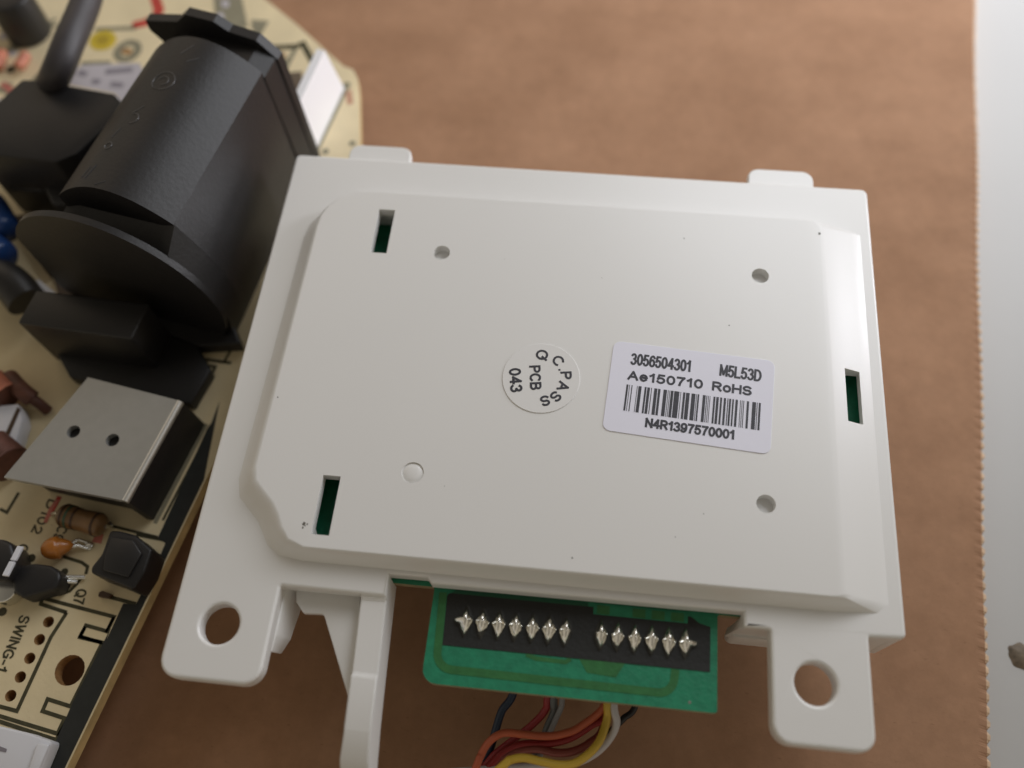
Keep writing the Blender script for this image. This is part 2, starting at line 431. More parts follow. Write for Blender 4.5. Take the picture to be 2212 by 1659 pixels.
B0 = bm.verts.new((inner[0][0].x - 420, inner[0][0].y, TZ + 0.05)); B1 = bm.verts.new((inner[-1][0].x - 420, inner[-1][0].y, TZ + 0.05))
f = bm.faces.new([A0] + jv + [A1]); f.material_index = 0
for i in range(len(iv) - 1):
    bm.faces.new((jv[i], iv[i], iv[i + 1], jv[i + 1])).material_index = 0
    q = bm.faces.new((iv[i], ov[i], ov[i + 1], iv[i + 1])); q.material_index = 1 if (i % 5) in (2, 3, 4) else 0
    bm.faces.new((ov[i], lv[i], lv[i + 1], ov[i + 1])).material_index = 1
bm.faces.new([A0, B0, lv[0], ov[0], iv[0], jv[0]]); bm.faces.new([A1, jv[-1], iv[-1], ov[-1], lv[-1], B1]); bm.faces.new([A0, A1, B1, B0]); bm.faces.new([B0, B1] + lv[::-1])
o = bm_obj('cardboard_sheet', bm, [cb, cbe])
tag(o, 'brown corrugated cardboard sheet with a serrated right edge lying on the grey table', 'cardboard')

# dried blob on the table
bm = bmesh.new()
c0 = U(2204, 1416, TZ)
v0 = bm.verts.new((c0.x, c0.y, TZ + 0.45)); r1 = []; r2 = []
for i in range(26):
    a = 2 * math.pi * i / 26; rr = 1.6 * (1 + 0.28 * noise.noise(Vector((math.cos(a) * 1.7, math.sin(a) * 1.7, 3))))
    r1.append(bm.verts.new((c0.x + rr * .62 * math.cos(a), c0.y + rr * .8 * math.sin(a), TZ + 0.38)))
    r2.append(bm.verts.new((c0.x + rr * 1.05 * math.cos(a), c0.y + rr * 1.1 * math.sin(a), TZ + 0.01)))
for i in range(26):
    j = (i + 1) % 26
    bm.faces.new((v0, r1[i], r1[j])); bm.faces.new((r1[i], r2[i], r2[j], r1[j]))
o = bm_obj('dried_blob', bm, mat('grey_brown_residue', (0.17, 0.13, 0.085), 0.6, vary=0.5, vscale=900, bump=1.0, bscale=900), smooth=60)
tag(o, 'small grey-brown dried blob stuck on the table beyond the cardboard edge', 'dirt spot')

# ------------------------------------------------------------------ display module (white housing + green board)
Fz = 24.0                                   # height of the flange's top face
MOD = root('display_module', 'white plastic display housing seen from the back with green circuit board, stickers and two lugs', 'display housing', (0, 50, 0))

holeL = circ(-39.75, 17.2, 2.33, 40); holeR = circ(28.95, 17.35, 2.33, 40)
outl = roundpoly([(-45.65, 87.5, 0.8), (-45.65, 10.75, 2.3), (-33.55, 10.75, 2.2), (-33.55, 22.35, 0.3), (-20.8, 22.35), (-20.8, 25.0), (-16.2, 25.05), (-15.6, 24.35),
                  (21.1, 24.6), (21.1, 22.85, .2), (24.1, 22.85, 0.3), (24.1, 10.65, 2.1), (35.15, 10.65, 1.9), (35.15, 23.1, 0.2), (39.35, 23.3, 0.7), (39.35, 87.5, 0.9)])
big = roundpoly([(-38.5, 77.0, 1), (-38.5, 33, 1), (-33, 28.0, 1), (36.6, 28.0, 1), (36.6, 77.0, 1)])
fb = curve_plate([outl, holeL[::-1], holeR[::-1], big[::-1]], Fz - 1.2, 1.2, 0.42, 4)
def cut(bm, co, no, keep_positive):
    c = bm.copy()
    bmesh.ops.bisect_plane(c, geom=list(c.verts) + list(c.edges) + list(c.faces), plane_co=co, plane_no=no, clear_inner=keep_positive, clear_outer=not keep_positive)
    return c
YC = 22.25
flange = cut(fb, (0, YC, 0), (0, 1, 0), True)
lugs = cut(fb, (0, YC, 0), (0, 1, 0), False)
lugL = cut(lugs, (0, 0, 0), (1, 0, 0), False); lugR = cut(lugs, (0, 0, 0), (1, 0, 0), True)
fb.free(); lugs.free()
def obj_nr(name, bm, mats, parent, smooth, wn):
    for v in bm.verts: v.co *= S
    me = bpy.data.meshes.new(name); bm.to_mesh(me); bm.free()
    return finish(name, me, mats, parent, smooth, wn)
obj_nr('flange_plate', flange, M['white'], MOD, 50, True)
o = obj_nr('mounting_lug', lugL, M['white'], MOD, 50, True); o['label'] = 'left mounting lug with a round screw hole'
o = obj_nr('mounting_lug', lugR, M['white'], MOD, 50, True); o['label'] = 'right mounting lug with a round screw hole'

# raised back panel
topP = [(-32.4, 78.95), (-34.6, 78.55), (-36.3, 77.55), (-37.5, 76.1), (-38.2, 74.4), (-38.4, 72.6), (-38.75, 36.0), (-38.3, 34.3), (-37.0, 33.0), (-35.6, 31.7), (-34.6, 30.3), (-33.9, 28.8), (-32.8, 27.4), (-30.9, 26.6),
        (30.2, 26.7), (30.9, 26.85), (31.3, 27.25), (31.2, 77.7), (30.5, 78.75), (29.6, 78.95)]
footP = [(-32.0, 79.5), (-34.9, 79.2), (-37.6, 78.3), (-39.8, 76.7), (-41.1, 74.6), (-41.5, 72.2), (-42.0, 35.0), (-41.3, 32.6), (-39.6, 31.0), (-38.2, 29.7), (-37.3, 28.3), (-36.4, 26.9), (-34.6, 25.8), (-31.6, 25.45),
         (31.2, 25.5), (36.6, 25.85), (37.85, 27.0), (38.05, 79.2), (37.3, 79.6), (30.0, 79.5)]
PH = 2.3
kz = (105 - PH) / (105 - 3.0)
topP = [(x * kz, y * kz) for x, y in topP]
footP = [(x, y) for x, y in footP]
pb = bmesh.new(); n = len(topP); rings = []
soft = [1.0] * 14 + [1.0, .8, .15, .15, .25, .7]
NS = 8
for r in range(NS + 1):
    t_ = r / NS; ring = []
    for i in range(n):
        k_ = soft[i]; sm = t_ * t_ * (3 - 2 * t_)
        f_ = (1 - k_) * t_ + k_ * sm
        ring.append(pb.verts.new((topP[i][0] + (footP[i][0] - topP[i][0]) * t_, topP[i][1] + (footP[i][1] - topP[i][1]) * t_, Fz + PH * (1 - f_) - (0.12 if r == NS else 0.0))))
    rings.append(ring)
base = [pb.verts.new((v.co.x, v.co.y, Fz - 0.6)) for v in rings[-1]]
rings.append(base)
for A_, B_ in zip(rings, rings[1:]):
    for i in range(n): pb.faces.new((A_[i], A_[(i + 1) % n], B_[(i + 1) % n], B_[i]))
pb.faces.new(rings[0][::-1]); pb.faces.new(base)
bmesh.ops.recalc_face_normals(pb, faces=pb.faces)
inn = bmesh.new()
def inset(P, d):
    cx, cy = -3.5, 52.8
    return [(cx + (x - cx) * (1 - d / 36), cy + (y - cy) * (1 - d / 26)) for x, y in P]
ft = inset(footP, 2.6); tt = inset(topP, 2.2)
il = [inn.verts.new((x, y, Fz - 2)) for x, y in ft]; ih = [inn.verts.new((x, y, Fz + .75)) for x, y in tt]
inn.faces.new(il); inn.faces.new(ih[::-1])
for i in range(n): inn.faces.new((il[(i + 1) % n], il[i], ih[i], ih[(i + 1) % n]))
bmesh.ops.recalc_face_normals(inn, faces=inn.faces)
cutters = [inn,
           prism_bm(box(-30.3 * kz, -28.0 * kz, 68.6 * kz, 76.0 * kz), Fz - 3, Fz + 6), prism_bm(box(-30.3 * kz, -28.1 * kz, 28.1 * kz, 35.6 * kz), Fz - 3, Fz + 6),
           prism_bm(box(33.95, 36.05, 49.4, 56.9), Fz - 4, Fz + 6),
           prism_bm(circ(-20.35 * kz, 69.35 * kz, 1.15, 32), Fz + 0.95, Fz + 6), prism_bm(circ(23.1 * kz, 69.2 * kz, 1.15, 32), Fz + 0.95, Fz + 6), prism_bm(circ(23.2 * kz, 36.9 * kz, 1.15, 32), Fz + 0.95, Fz + 6),
           prism_bm(circ(-19.4 * kz, 36.9 * kz, 1.38, 40), Fz + PH - .2, Fz + 6)]
pb = boolean(pb, cutters)
rp = obj_nr('raised_back_panel', pb, M['white'], MOD, 30, True)
for e in rp.data.edges:
    q = [rp.data.vertices[i].co + MOD.location for i in e.vertices]
    if all(abs(c.x / S - 31.3 * kz) < 0.35 and c.z / S > Fz + PH - .02 for c in q) and abs(q[0].y - q[1].y) > 5 * S: e.use_edge_sharp = True
bm = bmesh.new()
# dimple: gently domed floor
ring = [];
for rr, zz in ((1.30, PH - .20), (1.0, PH - .10), (0.7, PH - .05), (0.3, PH - .03)):
    ring.append([bm.verts.new((-19.4 * kz + rr * math.cos(2 * math.pi * i / 32), 36.9 * kz + rr * math.sin(2 * math.pi * i / 32), Fz + zz + 0.002)) for i in range(32)])
for a, b2 in zip(ring, ring[1:]):
    for i in range(32): bm.faces.new((a[i], a[(i + 1) % 32], b2[(i + 1) % 32], b2[i]))
bm.faces.new(ring[-1])
bm_obj('moulded_dimple', bm, M['white'], MOD, 60)

# slots' reinforced inner ledges are left open: the green board shows through
# skirt walls
bm = bmesh.new()
for (x0, x1, y0, y1, z0, z1) in ((38.15, 39.30, 23.45, 87.3, -10.6, -1.2), (21.2, 38.2, 23.4, 24.7, -10.6, -2.0), (-45.4, 38.2, 86.1, 87.3, -10.6, -1.2), (-45.4, -44.2, 26.0, 86.1, -10.6, -1.2), (-44.2, -33.6, 26.0, 27.1, -10.6, -1.2)):
    prism_bm(box(x0, x1, y0, y1), Fz + z0, Fz + z1, 0.2, 2, bm)
bm_obj('side_wall', bm, M['white'], MOD, 50)['kind'] = 'thing'
# inner front frame the housing stands on
bm_obj('front_frame', prism_bm(roundpoly([(-33, 38, 3), (34, 38, 3), (34, 84, 3), (-33, 84, 3)]), 0.02, Fz - 6.0, 0), M['white'], MOD, 40)
# lower lip beside the right lug, and foot of that corner
pts = [(19.9, 22.6), (25.5, 22.6), (25.5, 24.6), (21.0, 24.6)]
bm_obj('corner_foot', prism_bm(roundpoly([(19.6, 22.9, .8), (26.5, 22.9, .2), (26.5, 24.6), (21.3, 24.6)]), Fz - 10.6, Fz - 6.2, 0.25, 2), M['white'], MOD, 50)
bm_obj('corner_web', prism_bm([(20.2, 23.2), (26.0, 23.2), (26.0, 24.3), (20.6, 24.3)], Fz - 8, Fz - 2.0, 0.15, top=[(21.2, 23.2), (26.0, 23.2), (26.0, 24.3), (21.2, 24.3)]), M['white'], MOD, 50)

# clips on the far edge
for (x0, x1) in ((-37.9, -28.3), (22.5, 32.0)):
    cl = roundpoly([(x0, 86.5), (x1, 86.5), (x1, 90.9, 1.6), (x0, 90.9, 1.6)])
    o = obj_nr('clip_tab', curve_plate([cl], Fz - 1.7, 0.75, 0.25, 3), M['white'], MOD, 50, True)
    o['label'] = 'rounded clip tab on the far edge, ' + ('left one' if x0 < 0 else 'right one')

# hook arm, web and thickened lug side
bm = bmesh.new()
prof = [(25.0, -0.35), (22.2, -0.4), (21.9, -0.75), (13.4, -0.95), (13.1, -0.55), (7.5, -0.45), (7.1, -0.6), (4.2, -1.3), (3.2, -2.4), (3.6, -5.8), (8.0, -4.9), (14, -4.6), (24.6, -4.6)]
xl = lambda y: -23.85 + (22.4 - y) * 0.055 if y > 7.2 else -23.02 + (7.2 - y) * (-0.02)
def xr(y): return -20.85 + (24.8 - y) * 0.048
A = [bm.verts.new((xl(y), y, Fz + z)) for y, z in prof]; B = [bm.verts.new((xr(y) + (0.35 if z < -2.5 else 0), y, Fz + z)) for y, z in prof]
n = len(prof)
bm.faces.new(A); bm.faces.new(B[::-1])
for i in range(n): bm.faces.new((A[(i + 1) % n], A[i], B[i], B[(i + 1) % n]))
bmesh.ops.recalc_face_normals(bm, faces=bm.faces)
bmesh.ops.bevel(bm, geom=list(bm.edges), offset=0.13, segments=2, affect='EDGES', clamp_overlap=True)
bm_obj('hook_arm', bm, M['white'], MOD, 45)
web = D([(702, 1290), (776, 1312), (770, 1400), (752, 1505), (737, 1460), (703, 1332)], Fz - 2.6)
wz = Fz - 2.6
web = [tuple(U(x, y, wz)[:2]) for x, y in ((640, 1300), (640, 1270), (778, 1275), (775, 1400), (758, 1500), (752, 1505), (701, 1332), (696, 1326), (655, 1324))]
bm_obj('gusset_web', prism_bm(web, Fz - 3.6, Fz - 2.6, 0.08), M['white'], MOD, 45)
bm_obj('notch_wall', prism_bm(box(-33.4, -20.9, 22.55, 23.6), Fz - 6.2, Fz - 1.4, 0.15), M['white'], MOD, 45)
lw = [(-33.9, 22.9), (-33.9, 15.6), (-33.2, 15.2), (-32.4, 17.0), (-31.6, 22.9)]
bm_obj('lug_side_rib', prism_bm(lw, Fz - 5.2, Fz - 2.0, 0.2, top=[(-33.9, 22.9), (-33.9, 14.9), (-33.5, 14.9), (-33.4, 17), (-33.3, 22.9)]), M['white'], MOD, 45)

# green circuit board
PZ = Fz - 2.7
gb = roundpoly([(-15.7, 24.85, .3), (-15.7, 13.55, 1.7), (18.75, 13.6, .35), (18.75, 24.85, .3), (37.5, 24.85), (37.5, 84.5), (-43.8, 84.5), (-43.8, 24.85)])
bm = prism_bm(gb, PZ - 1.25, PZ)
for f in bm.faces:
    f.material_index = 0 if abs(f.normal.z) > 0.5 else 1
GB = bm_obj('green_circuit_board', bm, [M['green'], M['fr4']], MOD)
GB['label'] = 'green circuit board whose tongue with two rows of solder joints sticks out of the housing'
def on_board(name, bm, m_):
    o = bm_obj(name, bm, m_, None)
    o.parent = GB
    for v in o.data.vertices: v.co -= MOD.location
    return o
mz = PZ
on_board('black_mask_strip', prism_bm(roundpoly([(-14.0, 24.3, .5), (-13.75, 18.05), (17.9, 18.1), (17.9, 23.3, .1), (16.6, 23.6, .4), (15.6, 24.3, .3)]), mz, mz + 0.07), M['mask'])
# copper under the mask: traces
def trace(pts, wd, zz=0.045, m_='green2'):
    return on_board('copper_trace', ribbon_bm(pts, wd, mz, zz), M[m_])
trace(roundpoly([(-14.55, 24.3), (-14.15, 15.35, 1.9), (13.6, 15.2, 1.8), (13.9, 18.0)])[0:], 0.95)
trace([(-1.2 - 2.5, 17.95), (-2.5, 17.6), (1.0, 17.55), (1.6, 17.95)], 0.5, 0.03)
on_board('copper_pad', prism_bm([(2.6, 18.1), (3.6, 16.6), (7.0, 16.4), (8.0, 18.1)], mz, mz + 0.04), M['green2'])
for x in (4.3, 8.6, 10.9, 13.2):
    on_board('copper_pad', prism_bm(box(x, x + 1.55, 23.55, 24.6), mz, mz + 0.1), M['green2'])
on_board('copper_pad', prism_bm(box(3.9, 15.2, 23.45, 24.75), mz, mz + 0.085), M['green'])
on_board('copper_pad', prism_bm([(-13.5, 24.3), (-13.0, 24.75), (3.2, 24.75), (3.2, 24.3)], mz, mz + 0.085), M['green3'])
# white scratch marks
on_board('via_dot', prism_bm(circ(15.6, 14.5, .18, 8), mz, mz + 0.02), M['lead'])
# solder joints
def solder(cx, cy, tip=0, seed=0):
    bm = bmesh.new(); n = 28; rings = []
    rnd = random.Random(seed)
    for k in range(9):
        rho = 1 - k / 9.0
        ring = []
        for i in range(n):
            a = 2 * math.pi * i / n
            ca, sa = math.cos(a), math.sin(a)
            p = 1.22
            r = 1.0 / ((abs(ca) / 0.90) ** p + (abs(sa) / 2.0) ** p) ** (1 / p)
            if tip and ca * tip > 0.86: r += 0.62 * ((ca * tip - 0.86) / 0.14)
            z = 1.15 * (1 - rho ** 1.5) ** 0.75
            wob = 1 + 0.10 * noise.noise(Vector((ca * 2 + seed, sa * 2, rho * 3)))
            ring.append(bm.verts.new((cx + r * rho * ca * wob + 0.04 * (1 - rho), cy + r * rho * sa * wob + 0.10 * (1 - rho), mz + 0.05 + z)))
        rings.append(ring)
    top = bm.verts.new((cx + 0.04, cy + 0.12, mz + 1.0))
    for a, b2 in zip(rings, rings[1:]):
        for i in range(n): bm.faces.new((a[i], a[(i + 1) % n], b2[(i + 1) % n], b2[i]))
    for i in range(n): bm.faces.new((rings[-1][i], rings[-1][(i + 1) % n], top))
    o = bm_obj('solder_joint', bm, M['solder'], None, 60)
    # pin end poking out
    o.parent = GB
    for v in o.data.vertices: v.co -= MOD.location
xs = [-11.34 + 2.02 * i for i in range(7)] + [4.96 + 2.01 * i for i in range(6)]
for i, x in enumerate(xs): solder(x, 21.13, -1 if i == 0 else (1 if i == 12 else 0), i * 3.7)
bm = bmesh.new()
for i, x in enumerate(xs): prism_bm(circ(x + 0.1 + 0.06 * math.sin(i * 3), 21.32, 0.24, 10), mz + 0.5, mz + 1.14, 0.06, 1, bm)
o = on_board('pin_ends', bm, M['solder']); o['kind'] = 'stuff'

kb = (105 + 2.7) / (105 + 4.0)
for o_ in [GB] + [c for c in bpy.data.objects if c.parent == GB]:
    if o_.data.users > 1: continue
    for v in o_.data.vertices:
        v.co.x = (v.co.x + MOD.location.x) * kb - MOD.location.x; v.co.y = (v.co.y + MOD.location.y) * kb - MOD.location.y
# ------------------------------------------------------------------ stickers on the back panel
TZp = Fz + PH
def Z3(x, y): return ((1500 + x / 2.011) * .6777, (1000 + y / 2.011) * .6777)
def P3(x, y): return U(*Z3(x, y), TZp)
lc = [P3(920, 175), P3(1950, 305), P3(1920, 905), P3(842, 745)]
lab = bm_obj('barcode_label', prism_bm(roundpoly([(p.x, p.y, 1.0) for p in lc[::-1]]), TZp, TZp + 0.09, 0.02, 1), M['paper'], MOD)
lab['label'] = 'white rectangular sticker printed with numbers and a barcode'
def on(par, fn):
    o = fn; o.parent = par
    for v in o.data.vertices: v.co -= MOD.location
    return o
zt = TZp + 0.09
for s, a, b2, h in (('3056504301', (1022, 328), (1412, 378), 1.74), ('M5L53D', (1592, 400), (1862, 440), 1.74), ('Ae150710', (1003, 425), (1487, 486), 1.36),
                    ('RoHS', (1545, 494), (1800, 530), 1.36), ('N4R1397570001', (1115, 730), (1692, 812), 1.36)):
    on(lab, text('printed_text', s, P3(*a), P3(*b2), h, zt, M['ink'], None, .165 if h > 1.5 else .215))
bars = [(1000, 1012), (1018, 1022), (1033, 1039), (1068, 1072), (1078, 1098), (1118, 1130), (1135, 1152), (1160, 1165), (1180, 1200), (1205, 1220), (1240, 1262), (1268, 1272), (1278, 1282), (1287, 1304), (1309, 1342), (1349, 1353), (1366, 1380), (1385, 1408), (1420, 1445), (1450, 1454), (1459, 1469), (1492, 1510), (1515, 1520), (1526, 1530), (1536, 1540), (1560, 1572), (1578, 1594), (1603, 1615), (1626, 1640), (1649, 1655), (1660, 1672), (1680, 1690), (1700, 1715), (1730, 1734), (1740, 1744), (1750, 1755), (1772, 1786), (1806, 1830), (1835, 1840), (1847, 1860)]
bm = bmesh.new()
for a, b2 in bars:
    q = []
    for x, v in ((a, 0), (b2, 0), (b2, 1), (a, 1)):
        u = (x - 1000) / 860
        tp = P3(1000, 455).lerp(P3(1860, 575), u); bt = P3(978, 622).lerp(P3(1850, 750), u)
        q.append(tp.lerp(bt, v))
    bm.faces.new([bm.verts.new((p.x, p.y, zt + 0.02)) for p in q])
o = on(lab, bm_obj('barcode', bm, M['ink'], None)); o['kind'] = 'stuff'

cst = P3(452, 412)
stk = bm_obj('round_sticker', prism_bm(circ(cst.x, cst.y, 5.0, 72), TZp, TZp + 0.10, 0.03, 1), M['sticker'], MOD)
stk['label'] = 'round clear sticker printed with QC passed lettering'
def sticker_text(s, c, rot, h, wd):
    """centred lettering, rot in degrees"""
    c = P3(*c); d = Vector((math.cos(math.radians(rot)), math.sin(math.radians(rot)))); nn = Vector((-d.y, d.x))
    p0 = Vector(c[:2]) - d * wd / 2 - nn * h / 2; p1 = p0 + d * wd
    on(stk, text('printed_text', s, p0, p1, h, TZp + 0.10, M['ink'], None, .9 if s == '.' else .195))
for s, c, r, wd in (('Q', (458, 266), -4, 1.62), ('C', (562, 304), -52, 1.45), ('.', (570, 362), -70, .3), ('P', (612, 398), -82, 1.15), ('A', (594, 468), -103, 1.35), ('S', (546, 533), -132, 1.2), ('S', (478, 560), -160, 1.2)):
    sticker_text(s, c, r, 0.3 if s == '.' else 1.5, wd)
sticker_text('PCB', (415, 412), -82, 1.5, 3.55); sticker_text('043', (289, 428), -80, 1.6, 3.5)
# small black scuffs moulded into the plastic
def Z4(x, y): return ((700 + x / 3.16) * .6777, (1400 + y / 3.16) * .6777)
bm = bmesh.new()
rs = random.Random(3)
def fleck(c, r, n=9):
    ph = rs.random() * 6; v = [bm.verts.new((c.x + r * (0.6 + .7 * rs.random()) * math.cos(2 * math.pi * i / n + ph), c.y + r * (0.6 + .7 * rs.random()) * math.sin(2 * math.pi * i / n + ph), c.z + 0.012)) for i in range(n)]
    bm.faces.new(v)
for x, y, r in ((850, 850, .22), (882, 858, .10), (838, 890, .12), (862, 872, .08)): fleck(U(*Z4(x, y), TZp), r)
for x, y, r in ((1478, 515, .1), (1575, 703, .1), (600, 858, .1), (1236, 1205, .12), (1770, 505, .2), (1459, 1160, .06), (1300, 600, .05), (960, 1050, .05), (1520, 1110, .07), (1090, 560, .05)): fleck(U(x, y, TZp), r)
o = bm_obj('dirt_fleck', bm, mat('grey_dirt', (0.13, 0.12, 0.10), 0.8), MOD); o['kind'] = 'stuff'

# ------------------------------------------------------------------ wires below the green board
def ZW(x, y): return (1016.6 + x * .1838, 1490.9 + y * .1838)
def wire(color, label, pts, r=0.47):
    path = [U(*ZW(x, y), z) for x, y, z in pts]
    # start: run up to the underside of the board
    st = path[0].copy(); path = [Vector((st.x + 0.3, st.y + 6, min(st.z + 2.0, PZ - 2.6)))] + path
    en_ = path[-1] + (path[-1] - path[-2]).normalized() * 14; en_.z = max(0.6, path[-1].z - 2.5); path.append(en_)
    m_ = mat(label.split()[0] + '_insulation', color, 0.38, bump=0.15, bscale=500, vary=0.06, vscale=300)
    o = bm_obj('wire', tube_bm(smooth_path(path, 8), r, 12), m_, None, 60)
    tag(o, label, 'wire', 'insulated wires hanging out below the green board')
wire((0.55, 0.13, 0.06), 'orange wire curling left below the green board, uppermost of the bundle', [(1600, 130, 14), (1300, 420, 13), (1080, 515, 13), (880, 540, 13), (650, 522, 13), (430, 500, 13), (300, 540, 13), (190, 640, 12.5), (115, 780, 12), (60, 914, 12)])
wire((0.62, 0.42, 0.05), 'yellow wire looping left at the bottom of the picture', [(1612, 120, 15), (1605, 330, 14), (1500, 620, 14), (1280, 830, 14), (1080, 880, 14), (860, 845, 14), (620, 795, 14), (450, 830, 14), (350, 914, 14)], 0.5)
wire((0.55, 0.53, 0.54), 'white wire bowing out to the right of the yellow wire', [(1685, 140, 15), (1715, 380, 14), (1640, 560, 13), (1480, 730, 12.2), (1250, 850, 11.5), (1000, 880, 11), (700, 900, 10.5)])
wire((0.012, 0.03, 0.065), 'navy blue wire at the left of the bundle', [(505, 20, 11), (370, 240, 10), (300, 450, 9), (230, 690, 8), (140, 860, 7.5)], 0.52)
wire((0.36, 0.03, 0.035), 'crimson wire left of the grey wires, running down to the left', [(905, 70, 12), (880, 230, 11), (720, 410, 10), (480, 600, 9), (280, 760, 8.5), (150, 914, 8)])
wire((0.16, 0.175, 0.18), 'thick grey wire passing under the orange wire', [(975, 80, 12), (985, 240, 11), (905, 440, 10), (850, 600, 9.2), (760, 780, 8.5), (600, 914, 8)], 0.52)
wire((0.28, 0.28, 0.29), 'thin pale grey wire touching the thick grey one', [(1080, 85, 13), (1068, 190, 12.4), (1010, 320, 11.8), (940, 480, 11), (880, 620, 10)], 0.36)
wire((0.30, 0.02, 0.02), 'dark red wire directly under the orange wire', [(1620, 240, 12), (1400, 420, 11.6), (1150, 570, 11.2), (880, 630, 11), (600, 640, 10.6), (380, 740, 10), (220, 914, 9.5)], 0.5)
wire((0.24, 0.055, 0.04), 'reddish brown wire between the orange and yellow wires', [(1560, 430, 11), (1400, 620, 11), (1200, 720, 11.2), (1000, 735, 11.2), (780, 690, 11), (560, 720, 10.5), (400, 800, 10), (280, 914, 9.5)], 0.5)
wire((0.010, 0.010, 0.012), 'black wire at the right of the bundle', [(1940, 170, 8), (1800, 330, 7.2), (1690, 440, 6.6), (1500, 620, 6), (1300, 800, 5.4)], 0.42)

# ------------------------------------------------------------------ main circuit board
BZ = 8.0
MB = root('main_circuit_board', 'beige main circuit board crowded with black components at the left of the picture', 'circuit board', (-75, 70, 0))
def ob(name, bm, m_, label=None, smooth=None, parent=None, wn=False):
    o = bm_obj(name, bm, m_, None, smooth, wn)
    for v in o.data.vertices: v.co -= MB.location
    o.parent = parent or MB
    if label: o['label'] = label
    return o
axis = math.radians(-100.8)
Ax = Vector((math.cos(axis), math.sin(axis))); Cx = Vector((math.cos(axis + math.pi / 2), math.sin(axis + math.pi / 2)))
def R7(x, y): return (x * .18382, 1084.3 + y * .18382)
def R8(x, y): return (x * .18382, 1354 + y * .18382)
def R6(x, y): return (x * .21446, 813.2 + y * .21446)
def RA(x, y): return ((500 + x / 3.16) * .6777, y / 3.16 * .6777)
def R1(x, y): return (x * .18382, y * .18382)
edge_a = R8(1585, 0); edge_b = R8(785, 1659)
ea = U(*edge_a, BZ); eb = U(*edge_b, BZ); ev = (eb - ea).normalized()
upper = ea - ev * ((ea - U(800, 560, BZ)).length * 0.62)
bo = [(eb + ev * 60).to_2d(), upper.to_2d(), U(779, 420, BZ).to_2d(), U(776, 200, BZ).to_2d()]
bo += [U(x, y, BZ).to_2d() for x, y in ((772, 168), (762, 150), (742, 143), (640, 52), (560, -12), (470, -90))]
bo += [Vector((-150, 190)), Vector((-170, -40)), ]
holes = [(R7(570, 1410), .75), (R8(465, 150), .75), (R8(350, 370), .75), (R8(240, 590), .75), (R8(125, 810), .75), (R8(820, 510), 2.0)]
bm = prism_bm([tuple(p) for p in bo], BZ - 2.0, BZ)
cut_h = []
for (px, r) in holes:
    c = U(*px, BZ); cut_h.append(prism_bm(circ(c.x, c.y, r, 20), BZ - 4, BZ + 2))
bm = boolean(bm, cut_h)
for f in bm.faces: f.material_index = 0 if abs(f.normal.z) > 0.5 else 1
hb = [f for f in bm.faces if abs(f.normal.z) <= 0.5 and f.calc_area() < 2.5]
for f in hb: f.material_index = 2
for v in bm.verts: v.co *= S
me = bpy.data.meshes.new('board'); bm.to_mesh(me); bm.free()
o = finish('board', me, [M['fr1'], M['fr1e'], M['holewall']], MB); o['label'] = 'beige board with a rough cut tan edge'
# supports under the board
bm = bmesh.new()
for x, y in ((-60, 70), (-78, 20), (-95, 120), (-110, 40), (-66, 120)): prism_bm(circ(x, y, 1.2, 12), 0.02, BZ - 1.9, 0, 1, bm)
ob('solder_stub', bm, M['lead'])['kind'] = 'stuff'

def silk(pts, wd=0.5, m_='silk', name='silkscreen_line', zz=0.04, closed=False):
    return ob(name, ribbon_bm([U(x, y, BZ) for x, y in pts], wd, BZ, zz, closed), M[m_])
# black printed band along the long edge
band_l = [R6(2212, 250), R6(2130, 470), R6(2090, 520), R7(2050, 0), R7(1855, 425), R7(1945, 485), R7(1880, 640), R7(1600, 1205), R7(1450, 1195), R7(1245, 1640), R8(1300, 20), R8(1185, 250), R8(870, 860), R8(520, 1659), R8(380, 1950)]
band_r = [R8(740, 1659 + 60), R8(1560, 0)]
bp_ = [U(x, y, BZ) for x, y in band_l] + [eb.copy() + ev * 8 - Vector((0.25, 0, 0)), ea.copy() - Vector((0.25, 0, 0)), ea - ev * 22 - Vector((0.25, 0, 0))]
ob('black_edge_band', prism_bm([(p.x, p.y) for p in bp_], BZ, BZ + 0.06), M['band'])
# outlines of the print in the lower left
silk([R7(790, 1659), R7(785, 1300), R7(480, 1200), R7(500, 1130), R7(1340, 1350), R7(1260, 1520), R7(1010, 1450), R7(940, 1590), R7(1230, 1659)][1:], 0.5)
silk([R7(785, 1300), R8(600, 120), R8(200, 990), R8(-100, 910)], 0.5)
silk([R8(1200, 190), R8(940, 110), R8(1000, 0)], 0.45)
silk([R8(1200, 190), R8(830, 935), R8(560, 850), R8(500, 990), R8(760, 1075), R8(675, 1255), R8(-100, 1020)], 0.5)
silk([R8(1255, 195), R8(880, 930), R8(660, 1330), R8(-60, 1095)], 0.5)
silk([R8(640, 1340), R8(550, 1520)], 0.45)
silk([R7(1340, 1350), R7(1240, 1540)], 0.4)
silk([R7(1940, 450), R7(1600, 385)], 0.45)
silk([R7(1180, 1090), R7(1600, 1200)], 0.5)
silk([R7(740, 640), R7(960, 710), R7(1030, 760), R7(1010, 850)], 0.45)
arc = [R7(600, 1040), R7(700, 1090), R7(820, 1050), R7(900, 970), R7(950, 900)]
silk(arc, 0.4)
silk([R6(0, 1335), R6(70, 1370), R6(190, 1170)], 0.45)
silk([R6(2212, 1), R6(2040, 520 - 560), R6(1890, 220)][1:], 0.4)
# prints right of the small black box (between box and housing)
q = lambda x, y: (x * .21446, 542.2 + y * .21446)
silk([q(2030, 1085), q(2330, 1130)], 0.5)
silk([q(2050, 1150), q(2170, 1165), q(1980, 1570), q(1880, 1550)], 0.45)
silk([q(2330, 990), q(2250, 1130)], 0.4)
